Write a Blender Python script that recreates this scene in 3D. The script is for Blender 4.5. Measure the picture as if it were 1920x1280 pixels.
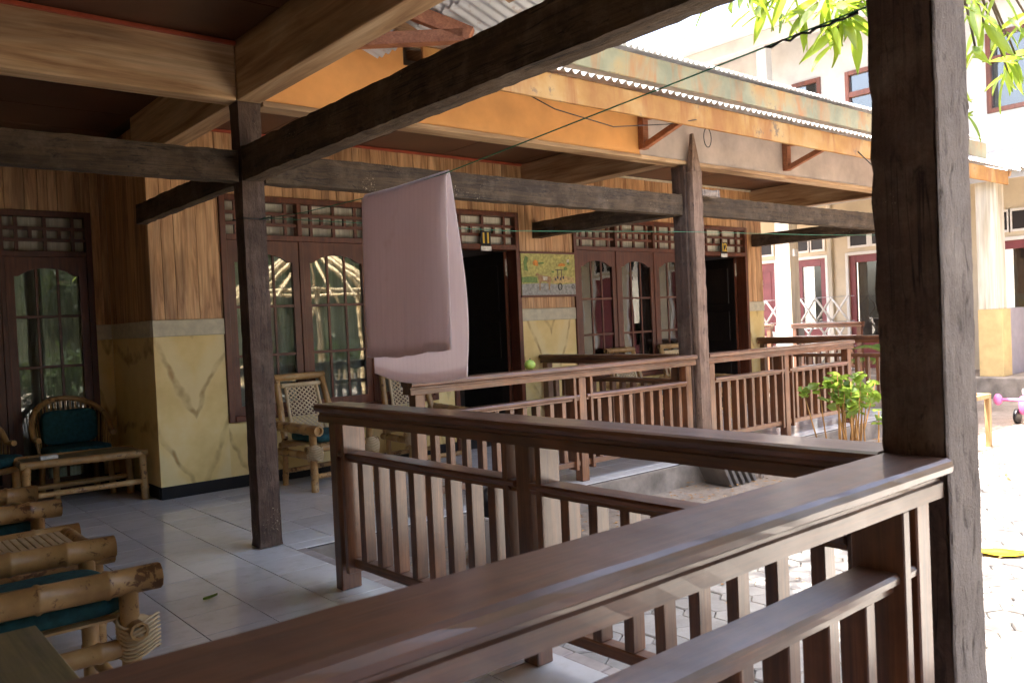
import bpy, bmesh, math, random
from mathutils import Vector, Matrix, noise
R_ = math.radians
random.seed(7)
SC = bpy.context.scene
COL = SC.collection
for o in list(bpy.data.objects): bpy.data.objects.remove(o)

# ------------------------------------------------------------------ camera
YAW, PITCH, ROLL = R_(40.0117), R_(-1.2526), R_(-2.5885)
CAM_H = 1.28
r = Vector((math.cos(YAW), -math.sin(YAW), 0)); fw = Vector((math.sin(YAW), math.cos(YAW), 0)); up = Vector((0, 0, 1))
fw2 = math.cos(PITCH) * fw + math.sin(PITCH) * up
up2 = math.cos(PITCH) * up - math.sin(PITCH) * fw
r2 = math.cos(ROLL) * r + math.sin(ROLL) * up2
up3 = math.cos(ROLL) * up2 - math.sin(ROLL) * r
cd = bpy.data.cameras.new('camera'); cam = bpy.data.objects.new('camera', cd); COL.objects.link(cam)
cam.matrix_world = Matrix(((r2.x, up3.x, -fw2.x, 0), (r2.y, up3.y, -fw2.y, 0), (r2.z, up3.z, -fw2.z, CAM_H), (0, 0, 0, 1)))
cd.sensor_width = 36; cd.lens = 1570 / 1920 * 36; cd.clip_start = .05; cd.clip_end = 600
cd.dof.use_dof = True; cd.dof.focus_distance = 6.0; cd.dof.aperture_fstop = 8
SC.camera = cam

# ------------------------------------------------------------------ light
SUN_TO = Vector((-.40, .18, 1.5)).normalized()
W = bpy.data.worlds.new('World'); SC.world = W; W.use_nodes = True
wn = W.node_tree.nodes; wl = W.node_tree.links
sky = wn.new('ShaderNodeTexSky'); sky.sky_type = 'NISHITA'; sky.sun_disc = False
sky.sun_elevation = math.asin(SUN_TO.z); sky.sun_rotation = math.atan2(SUN_TO.x, SUN_TO.y)
sky.air_density = .8; sky.dust_density = 6.0; sky.ozone_density = .4
bg = wn['Background']; wl.new(sky.outputs[0], bg.inputs[0]); bg.inputs[1].default_value = .15
sd = bpy.data.lights.new('sun', 'SUN'); sd.energy = 4.0; sd.angle = R_(.5); sd.color = (1, .95, .86)
so = bpy.data.objects.new('sun', sd); COL.objects.link(so)
so.rotation_euler = (-SUN_TO).to_track_quat('-Z', 'Y').to_euler(); so.location = (0, 0, 20)
vs = SC.view_settings; vs.view_transform = 'Standard'; vs.look = 'None'; vs.gamma = 1; vs.use_curve_mapping = False
vs.exposure = 3.22
SC.cycles.max_bounces = 9; SC.cycles.diffuse_bounces = 6; SC.cycles.glossy_bounces = 4; SC.cycles.transparent_max_bounces = 10; SC.cycles.caustics_reflective = False; SC.cycles.caustics_refractive = False

# ------------------------------------------------------------------ materials
MATS = {}
class NT:
    def __init__(s, name):
        s.m = bpy.data.materials.new(name); s.m.use_nodes = True; s.t = s.m.node_tree; s.n = s.t.nodes
        s.b = s.n['Principled BSDF']; MATS[name] = s.m
    def add(s, typ, **kw):
        n = s.n.new('ShaderNode' + typ)
        for k, v in kw.items(): setattr(n, k, v)
        return n
    def link(s, a, b): s.t.links.new(a, b)
    def co(s, scale=(1, 1, 1), rot=(0, 0, 0), loc=(0, 0, 0), rnd=True):
        tc = s.add('TexCoord'); mp = s.add('Mapping')
        mp.inputs['Scale'].default_value = scale; mp.inputs['Rotation'].default_value = rot; mp.inputs['Location'].default_value = loc
        if rnd:
            oi = s.add('ObjectInfo'); ml = s.add('Math', operation='MULTIPLY'); ml.inputs[1].default_value = 37
            s.link(oi.outputs['Random'], ml.inputs[0]); ad = s.add('VectorMath', operation='ADD')
            s.link(tc.outputs['Object'], ad.inputs[0]); s.link(ml.outputs[0], ad.inputs[1]); s.link(ad.outputs[0], mp.inputs[0])
        else: s.link(tc.outputs['Object'], mp.inputs[0])
        return mp.outputs[0]
    def noise(s, vec, scale, detail=4, rough=.55, dist=0):
        n = s.add('TexNoise'); n.inputs['Scale'].default_value = scale; n.inputs['Detail'].default_value = detail
        n.inputs['Roughness'].default_value = rough; n.inputs['Distortion'].default_value = dist
        s.link(vec, n.inputs['Vector']); return n.outputs['Fac']
    def ramp(s, fac, stops):
        n = s.add('ValToRGB'); e = n.color_ramp.elements
        while len(e) < len(stops): e.new(.5)
        for i, (p, c) in enumerate(stops):
            e[i].position = p; e[i].color = (*c, 1) if len(c) == 3 else c
        s.link(fac, n.inputs[0]); return n.outputs[0]
    def mix(s, fac, a, b, typ='MIX'):
        n = s.add('MixRGB', blend_type=typ)
        for i, v in ((0, fac), (1, a), (2, b)):
            if isinstance(v, (int, float)): n.inputs[i].default_value = v
            elif isinstance(v, tuple): n.inputs[i].default_value = (*v, 1)
            else: s.link(v, n.inputs[i])
        return n.outputs[0]
    def math(s, op, a, b=None, clamp=False):
        n = s.add('Math', operation=op); n.use_clamp = clamp
        for i, v in ((0, a), (1, b)):
            if v is None: continue
            if isinstance(v, (int, float)): n.inputs[i].default_value = v
            else: s.link(v, n.inputs[i])
        return n.outputs[0]
    def color(s, c): s.link(c, s.b.inputs['Base Color']) if not isinstance(c, tuple) else setattr(s.b.inputs['Base Color'], 'default_value', (*c, 1))
    def rough(s, v):
        if isinstance(v, (int, float)): s.b.inputs['Roughness'].default_value = v
        else: s.link(v, s.b.inputs['Roughness'])
    def bump(s, h, strength=.3, dist=.01):
        n = s.add('Bump'); n.inputs['Strength'].default_value = strength; n.inputs['Distance'].default_value = dist
        s.link(h, n.inputs['Height']); s.link(n.outputs[0], s.b.inputs['Normal'])
    def vary(s, col, amt=.25):
        oi = s.add('ObjectInfo'); mr = s.add('MapRange'); mr.inputs[3].default_value = 1 - amt; mr.inputs[4].default_value = 1 + amt
        s.link(oi.outputs['Random'], mr.inputs[0]); hs = s.add('HueSaturation'); s.link(mr.outputs[0], hs.inputs['Value']); s.link(col, hs.inputs['Color'])
        return hs.outputs[0]

def sc3(g, a, b): return {'x': (a, b, b), 'y': (b, a, b), 'z': (b, b, a)}[g]

def m_wood(name, c1, c2, g='x', rough=.4, scale=1.0, fleck=0, bump=.25, var=.15, dust=0, coat=0, top=0):
    t = NT(name); t.b.inputs['Coat Weight'].default_value = coat; t.b.inputs['Coat Roughness'].default_value = .2; t.b.inputs['Coat IOR'].default_value = 1.5
    v = t.co(sc3(g, 1.6 * scale, 26 * scale)); n1 = t.noise(v, 1.0, 6, .62, .6); fine = t.noise(t.co(sc3(g, 4 * scale, 110 * scale)), 1.0, 4, .6, .3)
    v2 = t.co((1, 1, 1)); n2 = t.noise(v2, 5 * scale, 5, .6)
    c = t.ramp(n1, [(.28, c1), (.72, c2)]); c = t.mix(.6, c, t.ramp(fine, [(.3, (.45, .42, .40)), (.62, (1.15, 1.12, 1.1))]), 'MULTIPLY')
    c = t.mix(t.ramp(n2, [(.40, (.0, .0, .0)), (.72, (.55, .55, .55))]), c, tuple(x * .45 for x in c1))
    if dust:
        n4 = t.noise(v2, 7, 6, .72); c = t.mix(t.ramp(n4, [(.48, (0, 0, 0)), (.72, (dust, dust, dust))]), c, (.24, .185, .135))
    if top:   # upward faces painted paler to suggest sky sheen on the rails
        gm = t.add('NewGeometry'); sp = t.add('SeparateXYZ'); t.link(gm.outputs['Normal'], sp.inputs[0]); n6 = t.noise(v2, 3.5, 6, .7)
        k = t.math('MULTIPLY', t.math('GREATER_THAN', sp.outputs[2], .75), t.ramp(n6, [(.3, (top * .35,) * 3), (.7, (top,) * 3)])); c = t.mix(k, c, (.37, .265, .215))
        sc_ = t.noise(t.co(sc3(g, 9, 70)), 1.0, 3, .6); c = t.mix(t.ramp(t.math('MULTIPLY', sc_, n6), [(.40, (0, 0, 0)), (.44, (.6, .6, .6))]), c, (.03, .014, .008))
    c = t.vary(c, var)
    if fleck:
        n3 = t.noise(t.co((1, 1, 1)), 80, 3, .75); n5 = t.ramp(t.noise(v2, 3.2, 3, .6), [(.45, (.55,) * 3), (.68, (1.0,) * 3)]); th = t.math('MULTIPLY', n3, n5)
        c = t.mix(t.ramp(th, [(.66 - .06 * fleck, (0, 0, 0)), (.70 - .06 * fleck, (1, 1, 1))]), c, (.36, .29, .20))
        pit = t.noise(t.co(sc3(g, 12, 34)), 1.0, 4, .7, .8); c = t.mix(t.ramp(pit, [(.58, (0, 0, 0)), (.70, (.8, .8, .8))]), c, tuple(x * .3 for x in c1))
        ck = t.noise(t.co(sc3(g, .9, 30)), 1.0, 2, .5, .25); ckm = t.ramp(t.math('ABSOLUTE', t.math('SUBTRACT', ck, .5)), [(.004, (1, 1, 1)), (.016, (0, 0, 0))]); c = t.mix(t.math('MULTIPLY', ckm, t.ramp(t.noise(v2, 2.1, 2), [(.45, (0, 0, 0)), (.55, (.85, .85, .85))])), c, tuple(x * .2 for x in c1))
        h = t.math('SUBTRACT', t.math('ADD', n1, t.math('MULTIPLY', n3, .5)), t.math('MULTIPLY', pit, 1.2))
    else: h = t.math('ADD', n1, t.math('MULTIPLY', fine, .5))
    t.color(c); t.rough(t.math('ADD', t.math('MULTIPLY', n2, .35), rough - .15)); t.bump(h, bump, .005 if fleck else .003)
    return t.m

for g in 'xyz':
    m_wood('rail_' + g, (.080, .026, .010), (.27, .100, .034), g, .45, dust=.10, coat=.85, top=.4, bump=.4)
    m_wood('timber_' + g, (.036, .021, .011), (.125, .080, .040), g, .8, fleck=1.15, bump=1.0, dust=.35)
    m_wood('sash_' + g, (.085, .021, .009), (.19, .055, .022), g, .38)
    m_wood('raw_' + g, (.34, .19, .09), (.58, .36, .19), g, .6, bump=.4)
m_wood('post_weathered', (.060, .034, .024), (.130, .076, .052), 'z', .75, fleck=1.15, bump=1.0, dust=.40)
def m_worn():
    t = NT('post_grey'); v = t.co((1, 1, 1)); n = t.noise(v, 6, 6, .65); p = t.noise(t.co((26, 26, 9)), 1.0, 5, .7, .6); f = t.noise(v, 130, 3, .7); l = t.noise(t.co((5, 5, 1.2)), 1.0, 4, .6)
    c = t.ramp(n, [(.3, (.23, .185, .155)), (.7, (.40, .335, .285))]); c = t.mix(t.ramp(l, [(.5, (0, 0, 0)), (.7, (.5, .5, .5))]), c, (.17, .125, .10))
    c = t.mix(t.ramp(p, [(.55, (0, 0, 0)), (.68, (.85, .85, .85))]), c, (.075, .055, .045)); c = t.mix(t.ramp(f, [(.62, (0, 0, 0)), (.72, (.6, .6, .6))]), c, (.55, .49, .43))
    t.color(c); t.rough(.9); t.bump(t.math('SUBTRACT', t.math('ADD', n, t.math('MULTIPLY', f, .4)), t.math('MULTIPLY', p, 1.4)), 1.0, .008)
m_worn()
m_wood('stave', (.16, .095, .065), (.38, .26, .19), 'z', .85, fleck=1.0, bump=1.0, dust=.3)
m_wood('tan_wood', (.32, .19, .08), (.52, .34, .16), 'z', .55)
m_wood('door_dark', (.012, .008, .006), (.03, .018, .012), 'z', .4)
m_wood('rust_timber', (.30, .10, .045), (.48, .20, .09), 'x', .6)
m_wood('weathered_board', (.13, .11, .05), (.30, .23, .10), 'y', .6, scale=.7, dust=.6)

def m_faux(name, c1, c2, c3, g='z', sc=1.0, rough=.5):
    t = NT(name); v = t.co(sc3(g, 1.1 * sc, 13 * sc)); n1 = t.noise(v, 1.0, 5, .6, 1.2)
    v2 = t.co(sc3(g, .7 * sc, 4 * sc)); n2 = t.noise(v2, 1.0, 3, .5, .5)
    c = t.ramp(n1, [(.30, c1), (.48, c2), (.7, c3)]); c = t.mix(t.ramp(n2, [(.52, (0, 0, 0)), (.72, (.75, .75, .75))]), c, tuple(x * .5 for x in c1))
    n3 = t.noise(t.co(sc3(g, 2.2 * sc, 60 * sc)), 1.0, 4, .6, .5); c = t.mix(.55, c, t.ramp(n3, [(.3, (.55, .5, .45)), (.65, (1.12, 1.1, 1.08))]), 'MULTIPLY'); t.color(t.vary(c, .14)); t.rough(rough); t.bump(n1, .15, .003); return t.m
m_faux('plank_paint', (.31, .145, .058), (.57, .32, .145), (.74, .48, .25), 'z', 1.3)
for g in 'xy': m_faux('band_paint_' + g, (.26, .13, .06), (.50, .32, .17), (.64, .47, .29), g, .8)
m_faux('marble_white', (.52, .46, .33), (.72, .67, .55), (.80, .77, .68), 'z', .5)

def m_plain(name, c, rough=.6, n=.12, sc=6, bump=.08, spec=None, metal=0):
    t = NT(name); v = t.co((1, 1, 1)); f = t.noise(v, sc, 5, .6)
    lo = tuple(x * (1 - n * 2.2) for x in c); hi = tuple(min(1, x * (1 + n)) for x in c)
    t.color(t.ramp(f, [(.3, lo), (.7, hi)])); t.rough(rough); t.b.inputs['Metallic'].default_value = metal
    if spec is not None: t.b.inputs['Specular IOR Level'].default_value = spec
    if bump: t.bump(t.noise(v, sc * 14, 4), bump, .004)
    return t.m
m_plain('orange_paint', (.78, .38, .12), .6, .10, 2.2, .1)
m_plain('pale_plaster', (.50, .42, .37), .7, .14, 3)
m_plain('cream_trim', (.62, .56, .40), .6, .1, 14, .25)
m_plain('skirting', (.010, .009, .010), .45, .1, spec=.25)
m_plain('red_paint', (.42, .075, .03), .5, .15)
m_plain('ceiling_panel', (.105, .042, .02), .45, .15, 2)
m_plain('soffit', (.26, .20, .15), .7, .15, 3)
m_plain('interior', (.55, .53, .54), .8, .05)
m_plain('dim_curtain', (.16, .13, .13), .9, .1)
m_plain('white_paint', (.80, .79, .76), .5, .03)
m_plain('maroon', (.23, .055, .06), .45, .1)
m_plain('far_cream', (.66, .57, .42), .7, .08, 2)
m_plain('far_white', (.42, .40, .37), .7, .08, 2)
m_plain('lilac_tile', (.42, .38, .42), .5, .06)
m_plain('yellow_tile', (.74, .54, .25), .5, .08)
m_plain('orange_tile', (.62, .34, .10), .5, .08)
m_plain('concrete', (.30, .26, .22), .85, .22, 5, .5)
m_plain('slab_grey', (.16, .145, .135), .85, .15, 8, .4)
m_plain('grout', (.06, .052, .046), .9, .1)
m_plain('black_plastic', (.012, .012, .014), .35, .1)
m_plain('white_plastic', (.78, .78, .77), .35, .04)
m_plain('teal_cloth', (.012, .075, .08), .85, .25, 30, .5)
m_plain('green_cord', (.03, .22, .12), .5, .1)
m_plain('black_cord', (.02, .018, .016), .6, .1)
m_plain('brass', (.55, .38, .12), .35, .1, metal=.8)
m_plain('steel', (.55, .55, .57), .3, .05, metal=.9)
m_plain('sticker', (.62, .58, .45), .6, .2, 40)
m_plain('plate_yellow', (.80, .52, .06), .5, .05)
m_plain('plate_white', (.78, .78, .74), .5, .1, 30)
m_plain('pink_plastic', (.75, .18, .42), .35, .05)
m_plain('fruit_green', (.38, .55, .10), .4, .2, 20)
m_plain('yellow_leaf', (.80, .50, .02), .5, .2, 12)
m_plain('bark', (.14, .10, .07), .9, .25, 12, .8)
m_plain('stalk', (.42, .22, .07), .7, .25, 10)
m_plain('terracotta', (.40, .16, .08), .8, .1)
m_plain('tile_red', (.42, .36, .33), .7, .15)
m_plain('darkened', (.085, .095, .055), .9, .35, 1.5, .4)  # wall colour darkened to dim its mirror image in the windows
m_plain('shell_white', (.70, .66, .60), .7, .1)

def m_curtain():
    t = NT('curtain'); v = t.co((34, 34, .6), rnd=False); f = t.noise(v, 1, 2)
    t.color(t.ramp(f, [(.3, (.50, .46, .36)), (.7, (.74, .70, .58))])); t.rough(.9); t.bump(f, .6, .02)
m_curtain()
def m_glass():
    t = NT('glass'); t.n.remove(t.b); gl = t.add('BsdfGlossy'); gl.inputs['Roughness'].default_value = .015; gl.inputs['Color'].default_value = (.95, .97, .97, 1)
    tr = t.add('BsdfTransparent'); tr.inputs[0].default_value = (.80, .83, .82, 1); fr = t.add('Fresnel'); fr.inputs[0].default_value = 1.6
    mx = t.add('MixShader'); mr = t.math('ADD', t.math('MULTIPLY', fr.outputs[0], 1.0), .03, True); t.link(mr, mx.inputs[0]); t.link(tr.outputs[0], mx.inputs[1]); t.link(gl.outputs[0], mx.inputs[2])
    v = t.co((1, 1, 1), rnd=False); bp = t.add('Bump'); bp.inputs['Strength'].default_value = .05; bp.inputs['Distance'].default_value = .02; t.link(t.noise(v, 3, 1), bp.inputs['Height']); t.link(bp.outputs[0], gl.inputs['Normal'])
    t.link(mx.outputs[0], t.n['Material Output'].inputs[0])
m_glass()
def m_floor_tile():
    t = NT('floor_tile'); v = t.co((1, 1, 1)); f = t.noise(v, 3, 5, .6); d = t.noise(v, 11, 6, .7)
    c = t.ramp(f, [(.3, (.66, .65, .64)), (.7, (.76, .75, .75))]); c = t.mix(t.ramp(d, [(.5, (0, 0, 0)), (.8, (.4, .4, .4))]), c, (.40, .36, .30)); t.color(t.vary(c, .05))
    t.rough(t.math('ADD', t.math('MULTIPLY', d, .16), .03)); t.b.inputs['Specular IOR Level'].default_value = .6
m_floor_tile()
def m_yellow():
    # hand painted mirror-matched marble: veins run in V shapes about the middle of a panel (object space x)
    t = NT('yellow_marble'); tc = t.add('TexCoord'); sx = t.add('SeparateXYZ'); t.link(tc.outputs['Object'], sx.inputs[0])
    oi = t.add('ObjectInfo'); av = t.add('VectorMath', operation='ADD'); t.link(tc.outputs['Object'], av.inputs[0]); t.link(t.math('MULTIPLY', oi.outputs['Random'], 23), av.inputs[1]); n0 = t.noise(av.outputs[0], 2.3, 3, .5); ax = t.math('ABSOLUTE', t.math('ADD', sx.outputs[0], -.02))
    base = t.math('ADD', t.math('SUBTRACT', sx.outputs[2], t.math('MULTIPLY', ax, 2.2)), t.math('MULTIPLY', n0, .55))
    w = t.math('SINE', t.math('MULTIPLY', base, 10.0)); n1 = t.noise(tc.outputs['Object'], 5, 3)
    line = t.math('MULTIPLY', t.ramp(w, [(.84, (0, 0, 0)), (1.0, (1, 1, 1))]), t.ramp(n1, [(.4, (.15, .15, .15)), (.6, (.9, .9, .9))]))
    f = t.noise(tc.outputs['Object'], 2.2, 5, .6)
    c = t.ramp(f, [(.3, (.68, .48, .16)), (.55, (.82, .62, .25)), (.75, (.86, .70, .36))])
    c = t.mix(t.ramp(t.math('SINE', t.math('MULTIPLY', base, 6.0)), [(.3, (0, 0, 0)), (1, (.45, .45, .45))]), c, (.78, .66, .36))
    c = t.mix(line, c, (.38, .21, .055)); bl = t.noise(t.co((3, 3, 1.3), (0, .5, 0), rnd=False), 3.0, 5, .7, 1.5); c = t.mix(t.ramp(bl, [(.70, (0, 0, 0)), (.76, (.5, .5, .5))]), c, (.16, .08, .03)); t.color(c); t.rough(.45)
m_yellow()
def m_bamboo():
    t = NT('bamboo'); v = t.co((1, 1, 1)); f = t.noise(v, 7, 4, .6); d = t.noise(v, 26, 4, .65, .4); d2 = t.noise(v, 3.1, 2)
    c = t.ramp(f, [(.3, (.30, .16, .055)), (.55, (.46, .27, .10)), (.75, (.56, .38, .18))])
    k = t.math('MULTIPLY', d, t.math('ADD', d2, .5)); c = t.mix(t.ramp(k, [(.60, (0, 0, 0)), (.68, (.85, .85, .85))]), c, (.10, .035, .012))
    t.color(t.vary(c, .15)); t.rough(.38)
    t2 = NT('bamboo_pale'); v = t2.co((1, 1, 1)); f = t2.noise(v, 9, 4); t2.color(t2.ramp(f, [(.3, (.50, .36, .18)), (.7, (.72, .56, .34))])); t2.rough(.5)
m_bamboo()
def m_zinc():
    t = NT('zinc'); v = t.co((1, 1, 1)); f = t.noise(v, 2.5, 5, .65); d = t.noise(v, 9, 5, .7)
    c = t.ramp(f, [(.3, (.50, .50, .50)), (.7, (.70, .70, .69))]); c = t.mix(t.ramp(d, [(.55, (0, 0, 0)), (.75, (.8, .8, .8))]), c, (.33, .20, .11)); t.color(c); t.rough(.5); t.b.inputs['Metallic'].default_value = .15
m_zinc()
def m_fascia(name, c1, c2, c3):
    t = NT(name); v = t.co((1.2, 1.2, 1.2)); f = t.noise(v, 1.6, 5, .6); s = t.noise(t.co((4, 4, 1.1)), 1, 4, .65, .6); b = t.noise(v, 7, 6, .7)
    c = t.ramp(f, [(.3, c1), (.5, c2), (.7, c3)]); c = t.mix(t.ramp(s, [(.48, (0, 0, 0)), (.66, (.8, .8, .8))]), c, (.27, .095, .02))
    c = t.mix(t.ramp(t.math('MULTIPLY', b, f), [(.345, (0, 0, 0)), (.40, (.8, .8, .8))]), c, (.13, .09, .06)); t.color(c); t.rough(.7); t.bump(b, .3, .005)
m_fascia('fascia_rust', (.26, .10, .018), (.38, .19, .045), (.47, .30, .12))
m_fascia('fascia_green', (.11, .115, .070), (.20, .185, .110), (.30, .19, .065))
def m_dirt():
    t = NT('dirt'); v = t.co((1, 1, 1), rnd=False); f = t.noise(v, 1.1, 6, .65); d = t.noise(v, 22, 5, .7)
    c = t.ramp(f, [(.3, (.20, .155, .12)), (.55, (.30, .245, .20)), (.75, (.40, .35, .30))]); c = t.mix(.5, c, t.ramp(d, [(.3, (.4, .4, .4)), (.7, (1.3, 1.3, 1.3))]), 'MULTIPLY'); t.color(c); t.rough(.95); t.bump(t.math('ADD', d, f), .6, .03)
m_dirt()
def m_paver():
    t = NT('paver'); v = t.co((1, 1, 1)); f = t.noise(v, 5, 5, .65); d = t.noise(v, 60, 4, .7)
    c = t.ramp(f, [(.3, (.25, .235, .215)), (.7, (.35, .335, .32))]); c = t.mix(t.ramp(d, [(.5, (0, 0, 0)), (.8, (.5, .5, .5))]), c, (.22, .19, .16)); t.color(t.vary(c, .14)); t.rough(.85); t.bump(d, .4, .004)
m_paver()
def m_towel():
    t = NT('towel'); tc = t.add('TexCoord'); sx = t.add('SeparateXYZ'); t.link(tc.outputs['Object'], sx.inputs[0])
    w = t.math('SINE', t.math('MULTIPLY', sx.outputs[1], 190)); f = t.noise(tc.outputs['Object'], 2.5, 4); st = t.noise(tc.outputs['Object'], 5.5, 3, .6)
    c = t.ramp(f, [(.3, (.76, .67, .66)), (.7, (.86, .78, .77))]); c = t.mix(t.ramp(w, [(.2, (0, 0, 0)), (1, (.14, .14, .14))]), c, (.42, .34, .34)); c = t.mix(t.ramp(st, [(.63, (0, 0, 0)), (.75, (.45, .45, .45))]), c, (.42, .25, .17))
    t.color(c); t.rough(.95); t.bump(t.math('ADD', w, t.noise(tc.outputs['Object'], 260, 2)), .35, .002)
    tl = t.add('BsdfTranslucent'); tl.inputs[0].default_value = (.85, .77, .77, 1); mx = t.add('MixShader'); mx.inputs[0].default_value = .6
    t.link(t.b.outputs[0], mx.inputs[1]); t.link(tl.outputs[0], mx.inputs[2]); t.link(mx.outputs[0], t.n['Material Output'].inputs[0])
m_towel()
def m_leaf(name, c1, c2, tr):
    t = NT(name); v = t.co((1, 1, 1)); f = t.noise(v, 9, 3); c = t.vary(t.ramp(f, [(.3, c1), (.7, c2)]), .3); t.color(c); t.rough(.42)
    tl = t.add('BsdfTranslucent'); tl.inputs[0].default_value = (*tr, 1); mx = t.add('MixShader'); mx.inputs[0].default_value = .5
    t.link(t.b.outputs[0], mx.inputs[1]); t.link(tl.outputs[0], mx.inputs[2]); t.link(mx.outputs[0], t.n['Material Output'].inputs[0])
m_leaf('mango_leaf', (.07, .13, .018), (.14, .21, .03), (.42, .54, .05))
m_leaf('shrub_leaf', (.08, .15, .025), (.17, .26, .04), (.30, .42, .06))
m_leaf('crown_leaf', (.04, .07, .014), (.08, .12, .022), (.14, .19, .03))
m_leaf('garden_leaf', (.020, .032, .012), (.045, .062, .024), (.05, .07, .02))
m_leaf('palm_leaf', (.05, .12, .02), (.10, .20, .04), (.25, .45, .06))
for nm, c in dict(art_field=(.50, .46, .13), art_green=(.16, .27, .06), art_road=(.36, .36, .33), art_brown=(.42, .24, .10), art_dark=(.05, .045, .05), art_orange=(.75, .28, .03), art_white=(.62, .58, .46), art_tan=(.58, .42, .16)).items(): m_plain(nm, c, .5, .22, 30, .15)
def M(n): return MATS[n]

# ------------------------------------------------------------------ mesh helpers
class MB:
    def __init__(s): s.v = []; s.f = []; s.smooth = []
    def quadbox(s, pts):
        b = len(s.v); s.v += [Vector(p) for p in pts]
        for q in ((0, 3, 2, 1), (4, 5, 6, 7), (0, 1, 5, 4), (1, 2, 6, 5), (2, 3, 7, 6), (3, 0, 4, 7)): s.f.append([b + i for i in q]); s.smooth.append(False)
        return s
    def box(s, x0, x1, y0, y1, z0, z1):
        x0, x1 = sorted((x0, x1)); y0, y1 = sorted((y0, y1)); z0, z1 = sorted((z0, z1))
        return s.quadbox([(x0, y0, z0), (x1, y0, z0), (x1, y1, z0), (x0, y1, z0), (x0, y0, z1), (x1, y0, z1), (x1, y1, z1), (x0, y1, z1)])
    def bar(s, p, q, w, h, upv=(0, 0, 1)):
        p = Vector(p); q = Vector(q); d = (q - p).normalized(); u = Vector(upv); sd_ = d.cross(u)
        if sd_.length < 1e-4: sd_ = d.cross(Vector((1, 0, 0)))
        sd_.normalize(); u = sd_.cross(d).normalized(); a = sd_ * w / 2; b = u * h / 2
        return s.quadbox([p - a - b, p + a - b, q + a - b, q - a - b, p - a + b, p + a + b, q + a + b, q - a + b])
    def prism(s, poly, axis, a, b):
        n = len(poly); k = len(s.v)
        def mk(p, t): return {'x': (t, p[0], p[1]), 'y': (p[0], t, p[1]), 'z': (p[0], p[1], t)}[axis]
        s.v += [Vector(mk(p, a)) for p in poly] + [Vector(mk(p, b)) for p in poly]
        s.f.append(list(range(k, k + n))[::-1]); s.f.append(list(range(k + n, k + 2 * n))); s.smooth += [False, False]
        for i in range(n): j = (i + 1) % n; s.f.append([k + i, k + j, k + n + j, k + n + i]); s.smooth.append(False)
        return s
    def sweep(s, prof, a, b, amp=.0016, step=.06, seed=0):
        n = max(2, int((b - a) / step)); k = len(s.v); m = len(prof)
        for i in range(n + 1):
            x = a + (b - a) * i / n; wy = amp * .8 * noise.noise(Vector((x * 1.7, seed, 1))); wz = amp * .8 * noise.noise(Vector((x * 1.3, seed, 7)))
            for j, p in enumerate(prof): s.v.append(Vector((x, p[0] + wy + amp * noise.noise(Vector((x * 11, j * 2.3, seed))), p[1] + wz + amp * .6 * noise.noise(Vector((x * 9, j * 3.1, seed + 5))))))
        s.f.append(list(range(k, k + m))[::-1]); s.f.append(list(range(k + n * m, k + n * m + m))); s.smooth += [False, False]
        for i in range(n):
            for j in range(m): q = (j + 1) % m; s.f.append([k + i * m + j, k + i * m + q, k + (i + 1) * m + q, k + (i + 1) * m + j]); s.smooth.append(False)
        return s
    def tube(s, pts, rad, seg=8, cap=True, hollow=0):
        pts = [Vector(p) for p in pts]; n = len(pts); rad = rad if isinstance(rad, (list, tuple)) else [rad] * n
        rings = []; pu = None
        for i, p in enumerate(pts):
            d = (pts[min(i + 1, n - 1)] - pts[max(i - 1, 0)]).normalized()
            if pu is None: a = d.cross(Vector((0, 0, 1))); a = a if a.length > 1e-3 else d.cross(Vector((0, 1, 0)))
            else: a = d.cross(pu).cross(d) * -1 if False else pu - d * pu.dot(d)
            a.normalize(); pu = a; b = d.cross(a); k = len(s.v)
            s.v += [p + (a * math.cos(t) + b * math.sin(t)) * rad[i] for t in [2 * math.pi * j / seg for j in range(seg)]]; rings.append(k)
        for k0, k1 in zip(rings, rings[1:]):
            for j in range(seg): m = (j + 1) % seg; s.f.append([k0 + j, k0 + m, k1 + m, k1 + j]); s.smooth.append(True)
        if cap:
            for k, rv, i in ((rings[0], True, 0), (rings[-1], False, n - 1)):
                if hollow:
                    d = (pts[1] - pts[0]).normalized() if i == 0 else (pts[-2] - pts[-1]).normalized(); c = pts[i]; k2 = len(s.v)
                    s.v += [c + (s.v[k + j] - c) * .72 for j in range(seg)]; k3 = len(s.v); s.v += [s.v[k2 + j] + d * hollow for j in range(seg)]
                    for ka, kb in ((k, k2), (k2, k3)):
                        for j in range(seg):
                            m = (j + 1) % seg; q = [ka + j, ka + m, kb + m, kb + j]; s.f.append(q[::-1] if not rv else q); s.smooth.append(False)
                    q = list(range(k3, k3 + seg)); s.f.append(q if not rv else q[::-1]); s.smooth.append(False)
                else:
                    q = list(range(k, k + seg)); s.f.append(q[::-1] if rv else q); s.smooth.append(False)
        return s
    def bamboo(s, p, q, r, node=.21, seg=10, hollow=.03):
        p = Vector(p); q = Vector(q); L = (q - p).length; pts = [p]; rr = [r]; x = node * (.35 + .5 * random.random())
        while x < L - .04:
            for dx, k in ((-.012, 1.0), (-.004, 1.10), (.004, 1.10), (.012, .99)): pts.append(p.lerp(q, (x + dx) / L)); rr.append(r * k)
            x += node * (.85 + .3 * random.random())
        pts.append(q); rr.append(r); return s.tube(pts, rr, seg, True, hollow)
    def grid(s, fn, nu, nv, smooth=True):
        k = len(s.v)
        for i in range(nu + 1):
            for j in range(nv + 1): s.v.append(Vector(fn(i / nu, j / nv)))
        for i in range(nu):
            for j in range(nv):
                a = k + i * (nv + 1) + j; s.f.append([a, a + nv + 1, a + nv + 2, a + 1]); s.smooth.append(smooth)
        return s
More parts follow.
